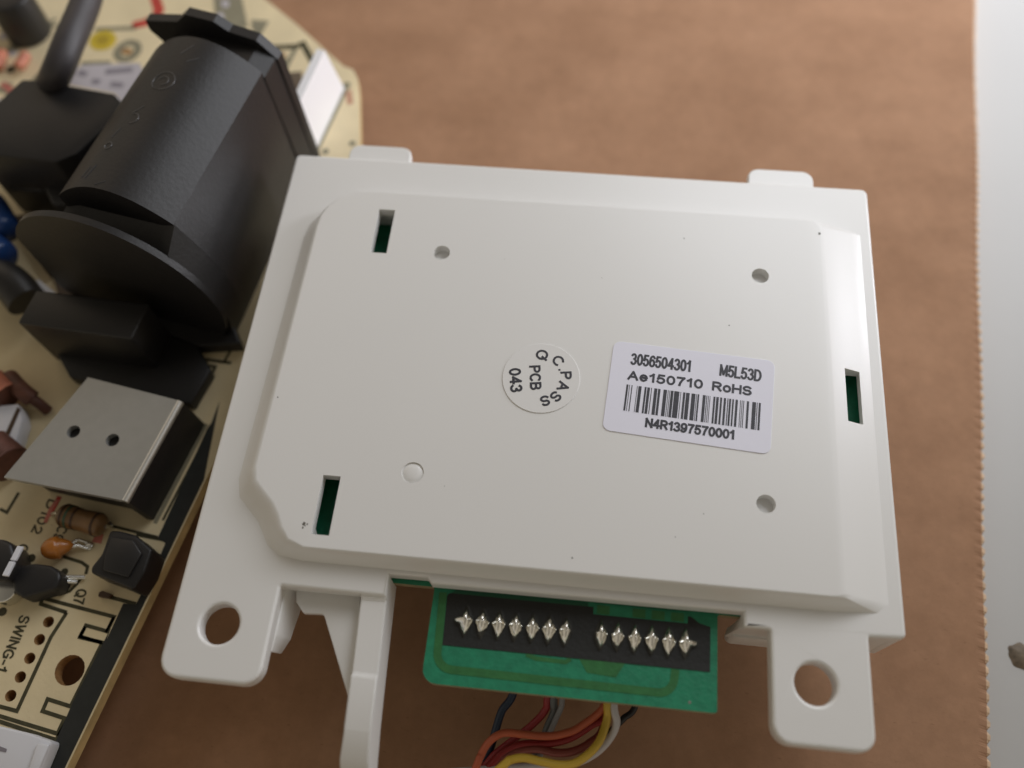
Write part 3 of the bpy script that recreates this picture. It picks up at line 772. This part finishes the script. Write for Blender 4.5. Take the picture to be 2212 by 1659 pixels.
# lines along the silver heat sink foot
silk([R6(2080, 480), R6(1560, 1480)], 0.6, 'printgrey')
silk([R6(2130, 500), R6(1640, 1450)], 0.35)
silk([R6(1100, 1500), R6(1590, 1620)], 0.4)
# large printed rings and marks, far corner
def ell(cx, cy, rx, ry, rot, wd, m_, zz=0.04, n=30):
    pts = []
    for i in range(n):
        a = 2 * math.pi * i / n; x = rx * math.cos(a); y = ry * math.sin(a)
        pts.append((cx + x * math.cos(rot) - y * math.sin(rot), cy + x * math.sin(rot) + y * math.cos(rot)))
    return silk(pts, wd, m_, 'silkscreen_ring', zz, True)
ell(*R1(1500, 600), 24, 16, -0.5, 1.5, 'printgrey')
ob('pad', prism_bm([tuple(U(R1(1490, 605)[0] + 12 * math.cos(a / 3), R1(1490, 605)[1] + 7 * math.sin(a / 3), BZ)[:2]) for a in range(19)], BZ, BZ + 0.05), M['holewall'])
dot = [tuple(U(R1(1210, 475)[0] + 30 * math.cos(2 * math.pi * i / 28) * .95 + 6 * math.sin(2 * math.pi * i / 28), R1(1210, 475)[1] + 20 * math.sin(2 * math.pi * i / 28) - 8 * math.cos(2 * math.pi * i / 28), BZ)[:2]) for i in range(28)]
ob('yellow_dot', prism_bm(dot, BZ, BZ + 0.06), M['yellow'], 'yellow inspection dot')
ob('yellow_dot_core', prism_bm([(sum(p[0] for p in dot) / 28 * .5 + p[0] * .5, sum(p[1] for p in dot) / 28 * .5 + p[1] * .5) for p in dot], BZ + .06, BZ + 0.08), mat('dark_yellow_core', (0.42, 0.30, 0.02), .6))
silk([R1(1820, -120), R1(1830, 0), R1(1870, 120), R1(1820, 210), R1(1700, 270), R1(1560, 300)], 2.0, 'redpen', 'red_pen_mark')
silk([R1(1120, 345), R1(1600, 330)], 1.0, 'printgrey')
silk([R1(960, 745), R1(1300, 735)], 0.9, 'printgrey')
silk([R1(2050, 260), R1(2212, 190)], 1.8, 'pinkpen', 'pink_smudge')
# pale label next to the big black transformer
pl = [R1(940, 770), R1(1640, 740), R1(1700, 860), R1(1430, 1210), R1(1350, 1100), R1(760, 990)]
LB = ob('pale_label', prism_bm(D(pl, BZ), BZ, BZ + 0.07), M['labelw'], 'pale lilac paper label lying between the black plug and the transformer')
bm = bmesh.new()
for a, b2, c, d in (((920, 850), (1020, 880), 0, 0), ((1240, 850), (1560, 820), 0, 0), ((1080, 960), (1180, 965), 0, 0), ((1300, 990), (1450, 1010), 0, 0)):
    ribbon_bm([U(*R1(*a), BZ), U(*R1(*b2), BZ)], 1.3, BZ + 0.07, 0.02, False, bm)
o = ob('blurred_print', bm, M['labelt']); o['kind'] = 'stuff'
# prints and lines of the far right corner
silk([RA(1050, 480), RA(1180, 480), RA(1400, 470), RA(1470, 440), RA(1580, 640)], 1.2, 'silk')
silk([RA(1400, 480), RA(1300, 680), RA(1260, 760), RA(1320, 860)], 0.9, 'printgrey')
silk([RA(1150, 540), RA(1180, 620), RA(1320, 600)], 0.7, 'printgrey')
silk([RA(1930, 850), RA(1620, 1500)], 0.7, 'printgrey')  # grey line along the foot of the upright white plate
ob('pad', prism_bm(D([RA(1160, 530), RA(1250, 515), RA(1300, 550), RA(1280, 600), RA(1180, 605)], BZ), BZ, BZ + .05), M['holewall'])
ob('copper_patch', prism_bm(D([RA(570, -60), RA(850, -60), RA(920, 280), RA(600, 290)], BZ), BZ, BZ + 0.05), M['printgrey'])
ob('copper_patch', prism_bm(D([RA(950, 200), RA(1130, 210), RA(1040, 370), RA(960, 300)], BZ), BZ, BZ + 0.05), M['printgrey'])
ob('copper_patch', prism_bm(D([RA(1240, 740), RA(1460, 720), RA(1480, 900), RA(1380, 1040), RA(1300, 900)], BZ), BZ, BZ + 0.05), mat('brown_patch', (0.13, 0.095, 0.065), .6))
for x, y in ((690, 40), (640, 170)): ob('pad', prism_bm([tuple(p) for p in [U(RA(x, y)[0] + 9 * math.cos(i), RA(x, y)[1] + 9 * math.sin(i), BZ)[:2] for i in [k * .63 for k in range(10)]]], BZ + .05, BZ + 0.08), M['labelw'])
for x, y, r in ((1910, 860, .8), (1970, 1445, .6), (1700, 1525, .6)):
    c = U(*RA(x, y), BZ); ob('pad', prism_bm(circ(c.x, c.y, r, 12), BZ, BZ + .05), M['printgrey'])
ob('pink_smudge', prism_bm(D([RA(1890, 930), RA(1960, 900), RA(1980, 1040), RA(1920, 1060)], BZ), BZ, BZ + .03), mat('pink_tint', (.5, .28, .18), .6))
# dotted print in the far left corner
rs = random.Random(5)
for i in range(34):
    x = rs.uniform(-20, 120); y = rs.uniform(20, 290)
    if x > 60 + 0.2 * (260 - y): continue
    c = U(x, y, BZ); r = rs.uniform(.5, 1.1); kind = rs.random()
    m_ = 'silk' if kind < .35 else ('printgrey' if kind < .75 else 'labelw')
    ob('solder_pad', prism_bm(circ(c.x, c.y, r, 10), BZ, BZ + (.04 + .01 * (i % 4)), 0), M[m_])
for pts, wd in (([(-10, 190), (40, 210), (95, 150)], .9), ([(0, 120), (60, 95), (120, 40)], .8), ([(10, 260), (60, 235), (110, 200)], 1.0), ([(30, 60), (130, 55)], .7)):
    silk(pts, wd, 'printgrey')
for pts in ([(5, 180), (30, 200), (55, 185)], [(8, 215), (38, 208)], [(0, 255), (30, 240)]):
    silk(pts, 1.3, 'pinkpen', 'pink_smudge', .07)
for (x, y, dx, dy) in ((48, 132, 8, 9), (0, 130, 4, 12)):
    path = [U(x - dx, y + dy * 1.4, BZ + 1.4), U(x, y, BZ + 1.6), U(x + dx, y - dy * 1.4, BZ + 1.4)]
    ob('glass_diode', tube_bm(path, 1.0, 12), M['copper'], 'small orange diode', 60)
ob('round_capacitor', prism_bm(circ(*U(12, -12, BZ + 9)[:2], 4.2, 30), BZ + 0.02, BZ + 9, .5), M['blackg'], 'black capacitor in the far left corner', 50)

# --- lettering on the board
def btext(s, a, b2, h, wd=.17):
    p0 = U(*a, BZ); p1 = U(*b2, BZ)
    o = text('printed_text', s, p0, p1, h, BZ, M['silk'], None, wd, .05)
    for v in o.data.vertices: v.co -= MB.location
    o.parent = MB
def RB4(x, y): return (x / 6.38 * .6777, (1940 + y / 6.38) * .6777)
btext('SWING-1', RB4(420, 120), RB4(-90, 1260), 1.55)
def RB1(x, y): return ((60 + x / 8.296) * .6777, (1560 + y / 8.296) * .6777)
btext('D102', RB1(790, 250), RB1(310, 1130), 1.5)
btext('C9', RB1(1060, 930), RB1(860, 1330), 1.6)
btext('C2', R7(250, 480), R7(150, 640), 1.5)
btext('Q7', R7(900, 1020), R7(850, 1200), 1.6)
silk([RB1(1080, 190), RB1(800, 700)], 0.7, 'redpen', 'red_pen_mark', .06)
silk([RB1(1020, 280), RB1(850, 520), RB1(700, 880)], 0.55, 'pinkpen', 'red_pen_mark', .07)
ob('pink_smudge', prism_bm(D([R7(1130, 370), R7(1220, 380), R7(1190, 490), R7(1080, 470)], BZ), BZ, BZ + .03), M['pinkpen'])
for x, y, r in ((370, 660, .6), (760, 820, .5), (30, 1290, .6)):
    c = U(*R7(x, y), BZ); ob('pad', prism_bm(circ(c.x, c.y, r, 12), BZ, BZ + .05), M['silk'])

# --- big black loaf-shaped transformer
zt0 = 32.0
Oc = U(566, 157, zt0).to_2d(); Nc = U(374, 485, zt0).to_2d()
La = (Nc - Oc).length; a_ = (Nc - Oc).normalized(); c_ = Vector((-a_.y, a_.x)); c_ = c_ if c_.x > 0 else -c_
TR = root('tmp', 'x', 'x', (0, 0, 0)); bpy.data.objects.remove(TR)
def loft(prof_fn, t0, t1, nseg=1):
    bm = bmesh.new(); rings = []
    for k in range(nseg + 1):
        t_ = t0 + (t1 - t0) * k / nseg
        base = Oc + a_ * t_
        rings.append([bm.verts.new((base.x + c_.x * s_, base.y + c_.y * s_, z_)) for s_, z_ in prof_fn(k / nseg)])
    n = len(rings[0])
    for A_, B_ in zip(rings, rings[1:]):
        for i in range(n): bm.faces.new((A_[i], A_[(i + 1) % n], B_[(i + 1) % n], B_[i]))
    bm.faces.new(rings[0]); bm.faces.new(rings[-1][::-1])
    return bm
arch = lambda s_: zt0 + 4.4 * (1 - ((s_ + 8.9) / 8.9) ** 2)
def loaf(_):
    p = [(x0 + (x1 - x0) * _, z_) for x0, x1, z_ in ((.8, 2.4, BZ + .02), (.6, 4.0, 14), (.5, 4.3, 18.6), (.4, 3.9, 22.5), (.2, 2.0, 28), (0, 0, zt0))]
    for i in range(1, 20):
        s_ = -17.8 * i / 20
        p.append((s_, arch(s_)))
    p += [(-17.8, zt0), (-18.2, BZ + .02)]
    return p
TRB = ob('transformer_cover', loft(loaf, 0, La, 6), M['black'], 'large black loaf-shaped transformer cover with moulded marks', 22)
def plate(_):
    return [(1.2, BZ + .02), (0.5, zt0 - 1.0), (-2.2, zt0 + 2.0), (-6.5, zt0 + 2.6), (-8.6, zt0 + 4.0), (-13.2, zt0 + 4.2), (-15.2, zt0 + 2.4), (-21.2, zt0 + 1.2), (-21.2, zt0 - .6), (-18.6, zt0 - 4), (-18.6, BZ + .02)]
ob('transformer_cheek', loft(plate, -5.6, -4.0), M['black'], 'far end cheek of the transformer', 22, TRB)
def neck(_): return [(1.1, BZ + .02), (.2, zt0 - 0.8), (-2.5, zt0 + 0.6), (-14, zt0 + 0.6), (-17.6, zt0 - 1.5), (-18.2, BZ + .02)]
ob('transformer_neck', loft(neck, -4.0, 0.1), M['black'], None, 22, TRB)
ob('transformer_neck', loft(lambda _: [(2.4, BZ + .02), (4.0, 14), (4.3, 18.6), (3.9, 22.5), (2.0 - .6 * _, 28 - .5 * _), (.1, zt0 - .15 - 2.2 * _), (-2.0, zt0 - .9 - 2.2 * _), (-15, zt0 - 1.2 - 2 * _), (-17.9, zt0 - 2.5), (-18.2, BZ + .02)], La - 0.1, La + 3.6), M['black'], None, 22, TRB)
def disc(_):
    p = [(-11.5 + 15.9 * math.cos(math.radians(a_)), 18.6 + 15.9 * math.sin(math.radians(a_))) for a_ in range(-41, 222, 5)]
    return [(max(-26.0, x), max(BZ + .05, z_)) for x, z_ in p]
ob('transformer_cheek', loft(disc, La + 3.6, La + 4.6), M['black'], 'round near end cheek of the transformer', 22, TRB)
# moulded marks on the cover: follow the curved top
def mark(pts, wd=0.28):
    """pts in (t along, s across)"""
    bm = bmesh.new()
    P = []
    for t_, s_ in pts:
        z_ = arch(s_)
        b2 = Oc + a_ * t_ + c_ * s_; P.append(Vector((b2.x, b2.y, z_ - 0.05)))
    return tube_bm(P, wd / 2, 6)
def circ_m(t0, s0, r): return [(t0 + r * math.cos(i * .4), s0 + r * math.sin(i * .4)) for i in range(17)]
for mk in ([(1.5, -8.8), (3.6, -10.0)], [(3.5, -7.0), (4.8, -8.4)], circ_m(9, -10, 1.7), circ_m(9, -10, .8)[:12], [(14, -10.4), (15.4, -11.6)], circ_m(16.4, -11.0, .9)[:10], [(18.2, -12), (20, -12.6)], circ_m(21.5, -12.2, .6), [(25, -12), (27.4, -12.6)], [(25.2, -13), (27.2, -13.4)], [(27.5, -9), (28.3, -10.2)]):
    ob('moulded_mark', mark(mk), M['mark'], None, 60, TRB)

# --- upright white plate at the far right corner
w0 = U(744, 191, BZ); w1 = U(684, 322, BZ); w2 = U(600, 280, BZ + 11); w3 = U(701, 109, BZ + 11)
w2 = w3 + (w1 - w0) * 0.98
bm = bmesh.new()
th = Vector((-1.4, 0.3, 0))
V = [bm.verts.new(p) for p in (w0, w1, w2, w3)] + [bm.verts.new(p + th) for p in (w0, w1, w2, w3)]
for f in ((0, 1, 2, 3), (7, 6, 5, 4), (0, 4, 5, 1), (1, 5, 6, 2), (2, 6, 7, 3), (3, 7, 4, 0)): bm.faces.new([V[i] for i in f])
ob('upright_white_plate', bm, mat('bright_white_card', (0.9, 0.9, 0.92), 0.5), 'bright white upright plate beside the transformer')

# --- black cable plug with thick cable
plug = D([(47, 171), (78, 172), (146, 184), (246, 202), (262, 218), (240, 262), (165, 332), (120, 350), (-60, 330), (-60, 270)], BZ + 15)
ob('cable_plug', prism_bm(plug, BZ + .02, BZ + 15, .35, 2), M['black'], 'black cable plug block', 25)
bm = bmesh.new()
for k in range(5):
    a = U(30 + 10 * k - 40, 315 + 22 * k, BZ + 11 - k * 1.2); b2 = U(155 + 2 * k, 318 + 22 * k, BZ + 11 - k * 1.2)
    tube_bm([a, (a + b2) / 2 + Vector((0, -.6, .4)), b2], 0.9, 8, bm)
ob('cable_strand', bm, M['blackg'], 'twisted black strands below the plug', 60)['kind'] = 'stuff'
ob('plug_foot', prism_bm(D([(60, 330), (175, 335), (178, 440), (110, 440)], BZ + 8), BZ + .02, BZ + 8, .6), M['black'], None, 40)
path = [U(112, 180, BZ + 14), U(126, 150, BZ + 17.5), U(150, 90, BZ + 19), U(176, 30, BZ + 19), U(193, -20, BZ + 19), U(215, -110, BZ + 18)]
ob('thick_cable', tube_bm(smooth_path(path, 8), 2.35, 24), M['cable'], 'thick dark grey cable rising out of the frame', 60)

# --- blue capacitors, brown slab, at left
for (x, y, dx, dy, r, n_) in ((-8, 470, 22, 38, 2.7, 'upper'), (-20, 540, 32, 24, 2.9, 'lower')):
    p = [U(x - dx, y - dy, BZ + 5), U(x, y, BZ + 5), U(x + dx, y + dy, BZ + 5)]
    ob('blue_capacitor', tube_bm(smooth_path(p, 6), lambda t_: 0.5 + (r - .5) * max(0, 1 - (2 * t_ - 1) ** 6) ** .5, 18), M['blue'], n_ + ' blue capacitor at the left picture edge', 60)
ob('brown_slab', prism_bm(D([(20, 465), (60, 460), (120, 540), (100, 590)], BZ + 2), BZ + .02, BZ + 2, .3), mat('brown_tone', (0.14, 0.09, 0.04), .5), 'flat brown patch')  # low brown slab on the board
ob('black_diode', tube_bm(smooth_path([U(-40, 590, BZ + 5), U(20, 610, BZ + 5), U(58, 652, BZ + 4)], 6), 3.0, 18), M['blackg'], 'fat black diode at the left picture edge', 60)
p0_ = [(64, 590), (92, 600), (150, 640), (215, 655), (130, 650), (95, 642)]
ob('cream_housing', prism_bm(D([(62, 622), (80, 600), (150, 655), (130, 668), (95, 658)], BZ + 2.5), BZ + .02, BZ + 2.5, .4), M['nylon'], 'small pale plastic housing')
ob('dark_resin', prism_bm(D([(95, 560), (180, 590), (235, 655), (120, 650)], BZ + 3), BZ + .02, BZ + 1.2, .2), mat('dark_resin', (0.09, 0.06, 0.04), .5), 'smear of dark resin')

# --- small black relay box in front of the transformer
rt = D([(78, 626), (322, 656), (283, 732), (37, 697)], BZ + 11.7)
ob('relay_box', prism_bm(rt[::-1], BZ + .02, BZ + 11.7, .35, 3), M['blackg'], 'small black relay box between transformer and heat sink', 40)
ob('relay_base', prism_bm(D([(120, 760), (300, 700), (425, 745), (455, 800), (412, 872), (150, 815)][::-1], BZ + 2.4), BZ + .02, BZ + 2.4, .3), M['black'], None, 40)

ob('transformer_foot', prism_bm(D([(395, 590), (500, 690), (520, 742), (430, 748), (290, 690)][::-1], BZ + 2.5), BZ + .02, BZ + 2.5, .3), M['black'])
# --- silver heat sink on black body
hs = D([(190, 815), (386, 865), (266, 1081), (8, 1031)], BZ + 8.0)
bmh = prism_bm(hs[::-1], BZ + 7.0, BZ + 8.0)
hc = []
for x, y in (R6(740, 555), R6(1133, 640)):
    c = U(x, y, BZ + 8); hc.append(prism_bm(circ(c.x, c.y, 0.95, 24), BZ + 5, BZ + 10))
bmh = boolean(bmh, hc)
HS = ob('heat_sink', bmh, M['alu'], 'silver heat sink plate with two screw holes')
pa = U(386, 865, BZ + 8); pb_ = U(266, 1081, BZ + 8)
bend = [Vector((p.x + .05, p.y, BZ + 7.5)) for p in (pa, pb_)]
ob('bent_edge', tube_bm(bend, 0.55, 16), M['alu_highlight'], 'bent edge of the heat sink with its highlight painted in', 60, HS)
f1 = U(450, 914, BZ); f2 = U(330, 1130, BZ)
bm = bmesh.new()
V = [bm.verts.new(p) for p in (Vector((pa.x + .45, pa.y, BZ + 7.2)), Vector((pb_.x + .45, pb_.y, BZ + 7.2)), Vector((pb_.x + 1.1, pb_.y - .1, BZ + .05)), Vector((pa.x + 1.1, pa.y - .1, BZ + .05)))]
V2 = [bm.verts.new(v.co + Vector((-1.0, 0, 0))) for v in V]
bm.faces.new(V); bm.faces.new(V2[::-1])
for i in range(4): bm.faces.new((V[i], V2[i], V2[(i + 1) % 4], V[(i + 1) % 4]))
ob('heat_sink_side', bm, M['blackg'], 'black side of the heat sink', None, HS)
ob('rectifier_body', prism_bm(D([(185, 840), (390, 880), (285, 1075), (50, 1025)], BZ + 7), BZ + .02, BZ + 6.9, .3), M['black'], 'black body under the heat sink', None)

# --- coil at the left edge
for (cx, cy, r, turns, m_) in ((-4, 842, 2.3, 9, 'copper'), (-2, 985, 2.9, 10, 'copperd')):
    c = U(cx, cy, BZ + 3.2); dr = Vector((.86, -.5, 0)); up = Vector((0, 0, 1)); sd = dr.cross(up)
    path = [c + dr * (.46 * turns * (i / (14 * turns) - .5)) + (up * math.cos(2 * math.pi * i / 14) + sd * math.sin(2 * math.pi * i / 14)) * r for i in range(14 * turns + 1)]
    o = ob('coil_winding', tube_bm(path, .24, 6), M[m_], 'copper winding at the left picture edge', 60)
    ob('coil_core', tube_bm([c - dr * .25 * turns, c + dr * .25 * turns], r - .15, 16), M['copperd'], None, 60, o)
ob('coil_end', tube_bm(smooth_path([U(20, 815, BZ + 3), U(45, 842, BZ + 3.4), U(70, 862, BZ + 2.5)], 6), 1.3, 12), M['copperd'], None, 60)
ob('coil_former', prism_bm(D([(-40, 880), (40, 870), (48, 905), (30, 965), (-40, 985)], BZ + 3), BZ + .02, BZ + 3, .4), M['nylon'], 'white coil former', 40)
ob('coil_slot', prism_bm(D([(38, 880), (45, 884), (12, 960), (4, 955)], BZ + 3), BZ + 3, BZ + 3.1), M['bandb'])
ob('coil_lead', tube_bm(smooth_path([U(40, 850, BZ + 3), U(75, 865, BZ + 2.5), U(104, 888, BZ + .5)], 6), .8, 10), M['copperd'], None, 60)

# --- resistor, diode, ceramic capacitor, transistors in the lower left
c0_, c1_ = U(*R7(700, 140), BZ + 2.2), U(*R7(1230, 290), BZ + 2.2)
pth = [c0_.lerp(c1_, i / 24) for i in range(25)]
rb = lambda t_: 0.3 + 1.45 * max(0, 1 - (2 * t_ - 1) ** 8) ** .5 * (1 - .12 * math.exp(-((t_ - .5) / .22) ** 2))
RS = ob('resistor', tube_bm(pth, rb, 20), M['brown'], 'brown resistor with colour bands', 60)
for t_, m_ in ((.16, 'bandb'), (.26, 'bandg'), (.40, 'bandb'), (.84, 'bandb')):
    a = c0_.lerp(c1_, t_ - .025); b2 = c0_.lerp(c1_, t_ + .025)
    ob('colour_band', tube_bm([a, b2], rb(t_) + .03, 20), M[m_], None, 60, RS)
for a, b2 in ((c0_, U(*R7(610, 150), BZ)), (c1_, U(*R7(1330, 310), BZ))):
    ob('lead', tube_bm([a, (a + b2) / 2 + Vector((0, 0, .5)), b2], .28, 8), M['lead'], None, 60, RS)
c0_, c1_ = U(*R7(480, 575), BZ + 2.0), U(*R7(860, 500), BZ + 1.6)
pth = [c0_.lerp(c1_, i / 20) for i in range(21)]
OC = ob('ceramic_capacitor', tube_bm(pth, lambda t_: max(.15, 1.62 * max(0, 1 - (2.1 * t_ - 1) ** 2 if t_ < .6 else (1 - t_) * 1.6) ** .5), 18), M['orange'], 'orange dipped ceramic capacitor', 70)
for dy in (-30, 40):
    ob('lead', tube_bm([U(*R7(800, 520 + dy * .3), BZ + 1.5), U(*R7(920, 470 + dy), BZ + 1), U(*R7(1060, 520 + dy), BZ)], .25, 8), M['lead'], None, 60, OC)
c = U(*R7(1058, 525), BZ); ob('solder_dot', prism_bm(circ(c.x, c.y, .6, 12), BZ, BZ + .5, .15), M['lead'], None, 50)
c = U(*R7(1300, 280), BZ); ob('solder_dot', prism_bm(circ(c.x, c.y, .5, 12), BZ, BZ + .5, .15), M['lead'], None, 50)
ec = D([(22, 1240), (40, 1222), (75, 1216), (110, 1221), (130, 1236), (131, 1252), (118, 1272), (80, 1282), (48, 1292), (30, 1280)], BZ + 3.5)
ob('lying_capacitor', prism_bm(ec[::-1], BZ + .02, BZ + 3.6, 1.2, 4), M['black'], 'black capacitor lying on its side', 60)
for a, b2 in ((R7(710, 880), R7(1000, 885)), (R7(740, 930), R7(900, 940))):
    ob('lead', tube_bm([U(*a, BZ + 1.6), U(*b2, BZ + .4)], .3, 8), M['lead'], None, 60)
tr = D([R7(1290, 330), R7(1400, 335), R7(1590, 385), R7(1790, 560), R7(1700, 820), R7(1560, 1030), R7(1400, 960), R7(1060, 830), R7(1070, 760), R7(1190, 610)], BZ + 5)
ob('black_transistor', prism_bm(tr[::-1], BZ + .02, BZ + 5, .7, 3), M['black'], 'large black transistor beside the board edge', 50)
tr = D([R7(1300, 400), R7(1560, 440), R7(1660, 600), R7(1500, 880), R7(1200, 800), R7(1220, 640)], BZ + 5.6)
ob('transistor_cap', prism_bm(tr[::-1], BZ + 5, BZ + 5.5, .2, 2), M['blackg'], None, 50)
ob('brown_stub', prism_bm(D([R7(1160, 1060), R7(1200, 1040), R7(1310, 1080), R7(1270, 1130), R7(1150, 1110)], BZ + .8), BZ, BZ + .8, .1), M['bandb'])
ex = D([(-50, 1160), (5, 1163), (24, 1172), (30, 1195), (34, 1222), (10, 1255), (-50, 1250)], BZ + 5)
ob('black_connector', prism_bm(ex[::-1], BZ + .02, BZ + 5, .6, 3), M['blackg'], 'black part with two painted white reflections at the left edge', 50)
for x, y in (R7(205, 610), R7(110, 790)):
    c = U(x, y, BZ + 5); ob('painted_reflection', prism_bm([(c.x - .5, c.y - 1.0), (c.x + .3, c.y - 1.0), (c.x + .6, c.y + 1.0), (c.x - .2, c.y + 1.0)], BZ + 4.9, BZ + 5.4, .1), M['nylon'])  # white reflections on the black part, put in as pale slabs
c = U(*R7(40, 1020), BZ + 2.2); ob('clear_lens', prism_bm(circ(c.x, c.y, 1.9, 24), BZ + .02, BZ + 2.4, .6, 3), M['lead'], None, 60)
# white connector in the near left corner
wc = D([R8(-300, 1110), R8(0, 1170), R8(330, 1250), R8(600, 1345), R8(590, 1400), R8(480, 1659), R8(420, 1850), R8(-300, 1850)], BZ + 2.5)
WC = ob('white_connector', prism_bm(wc[::-1], BZ + .02, BZ + 2.5, .35, 3), M['nylon'], 'white nylon connector in the near left corner', 50)
ob('connector_rib', prism_bm(D([R8(430, 1360), R8(575, 1380), R8(420, 1740), R8(300, 1740)], BZ + 3.1), BZ + 2.45, BZ + 3.1, .25, 2), M['nylon'], None, 50, WC)
ob('connector_slot', prism_bm(D([R8(-40, 1390), R8(80, 1435), R8(70, 1475), R8(-60, 1450)], BZ + 2.55), BZ + 2.5, BZ + 2.56), M['labelt'], None, None, WC)
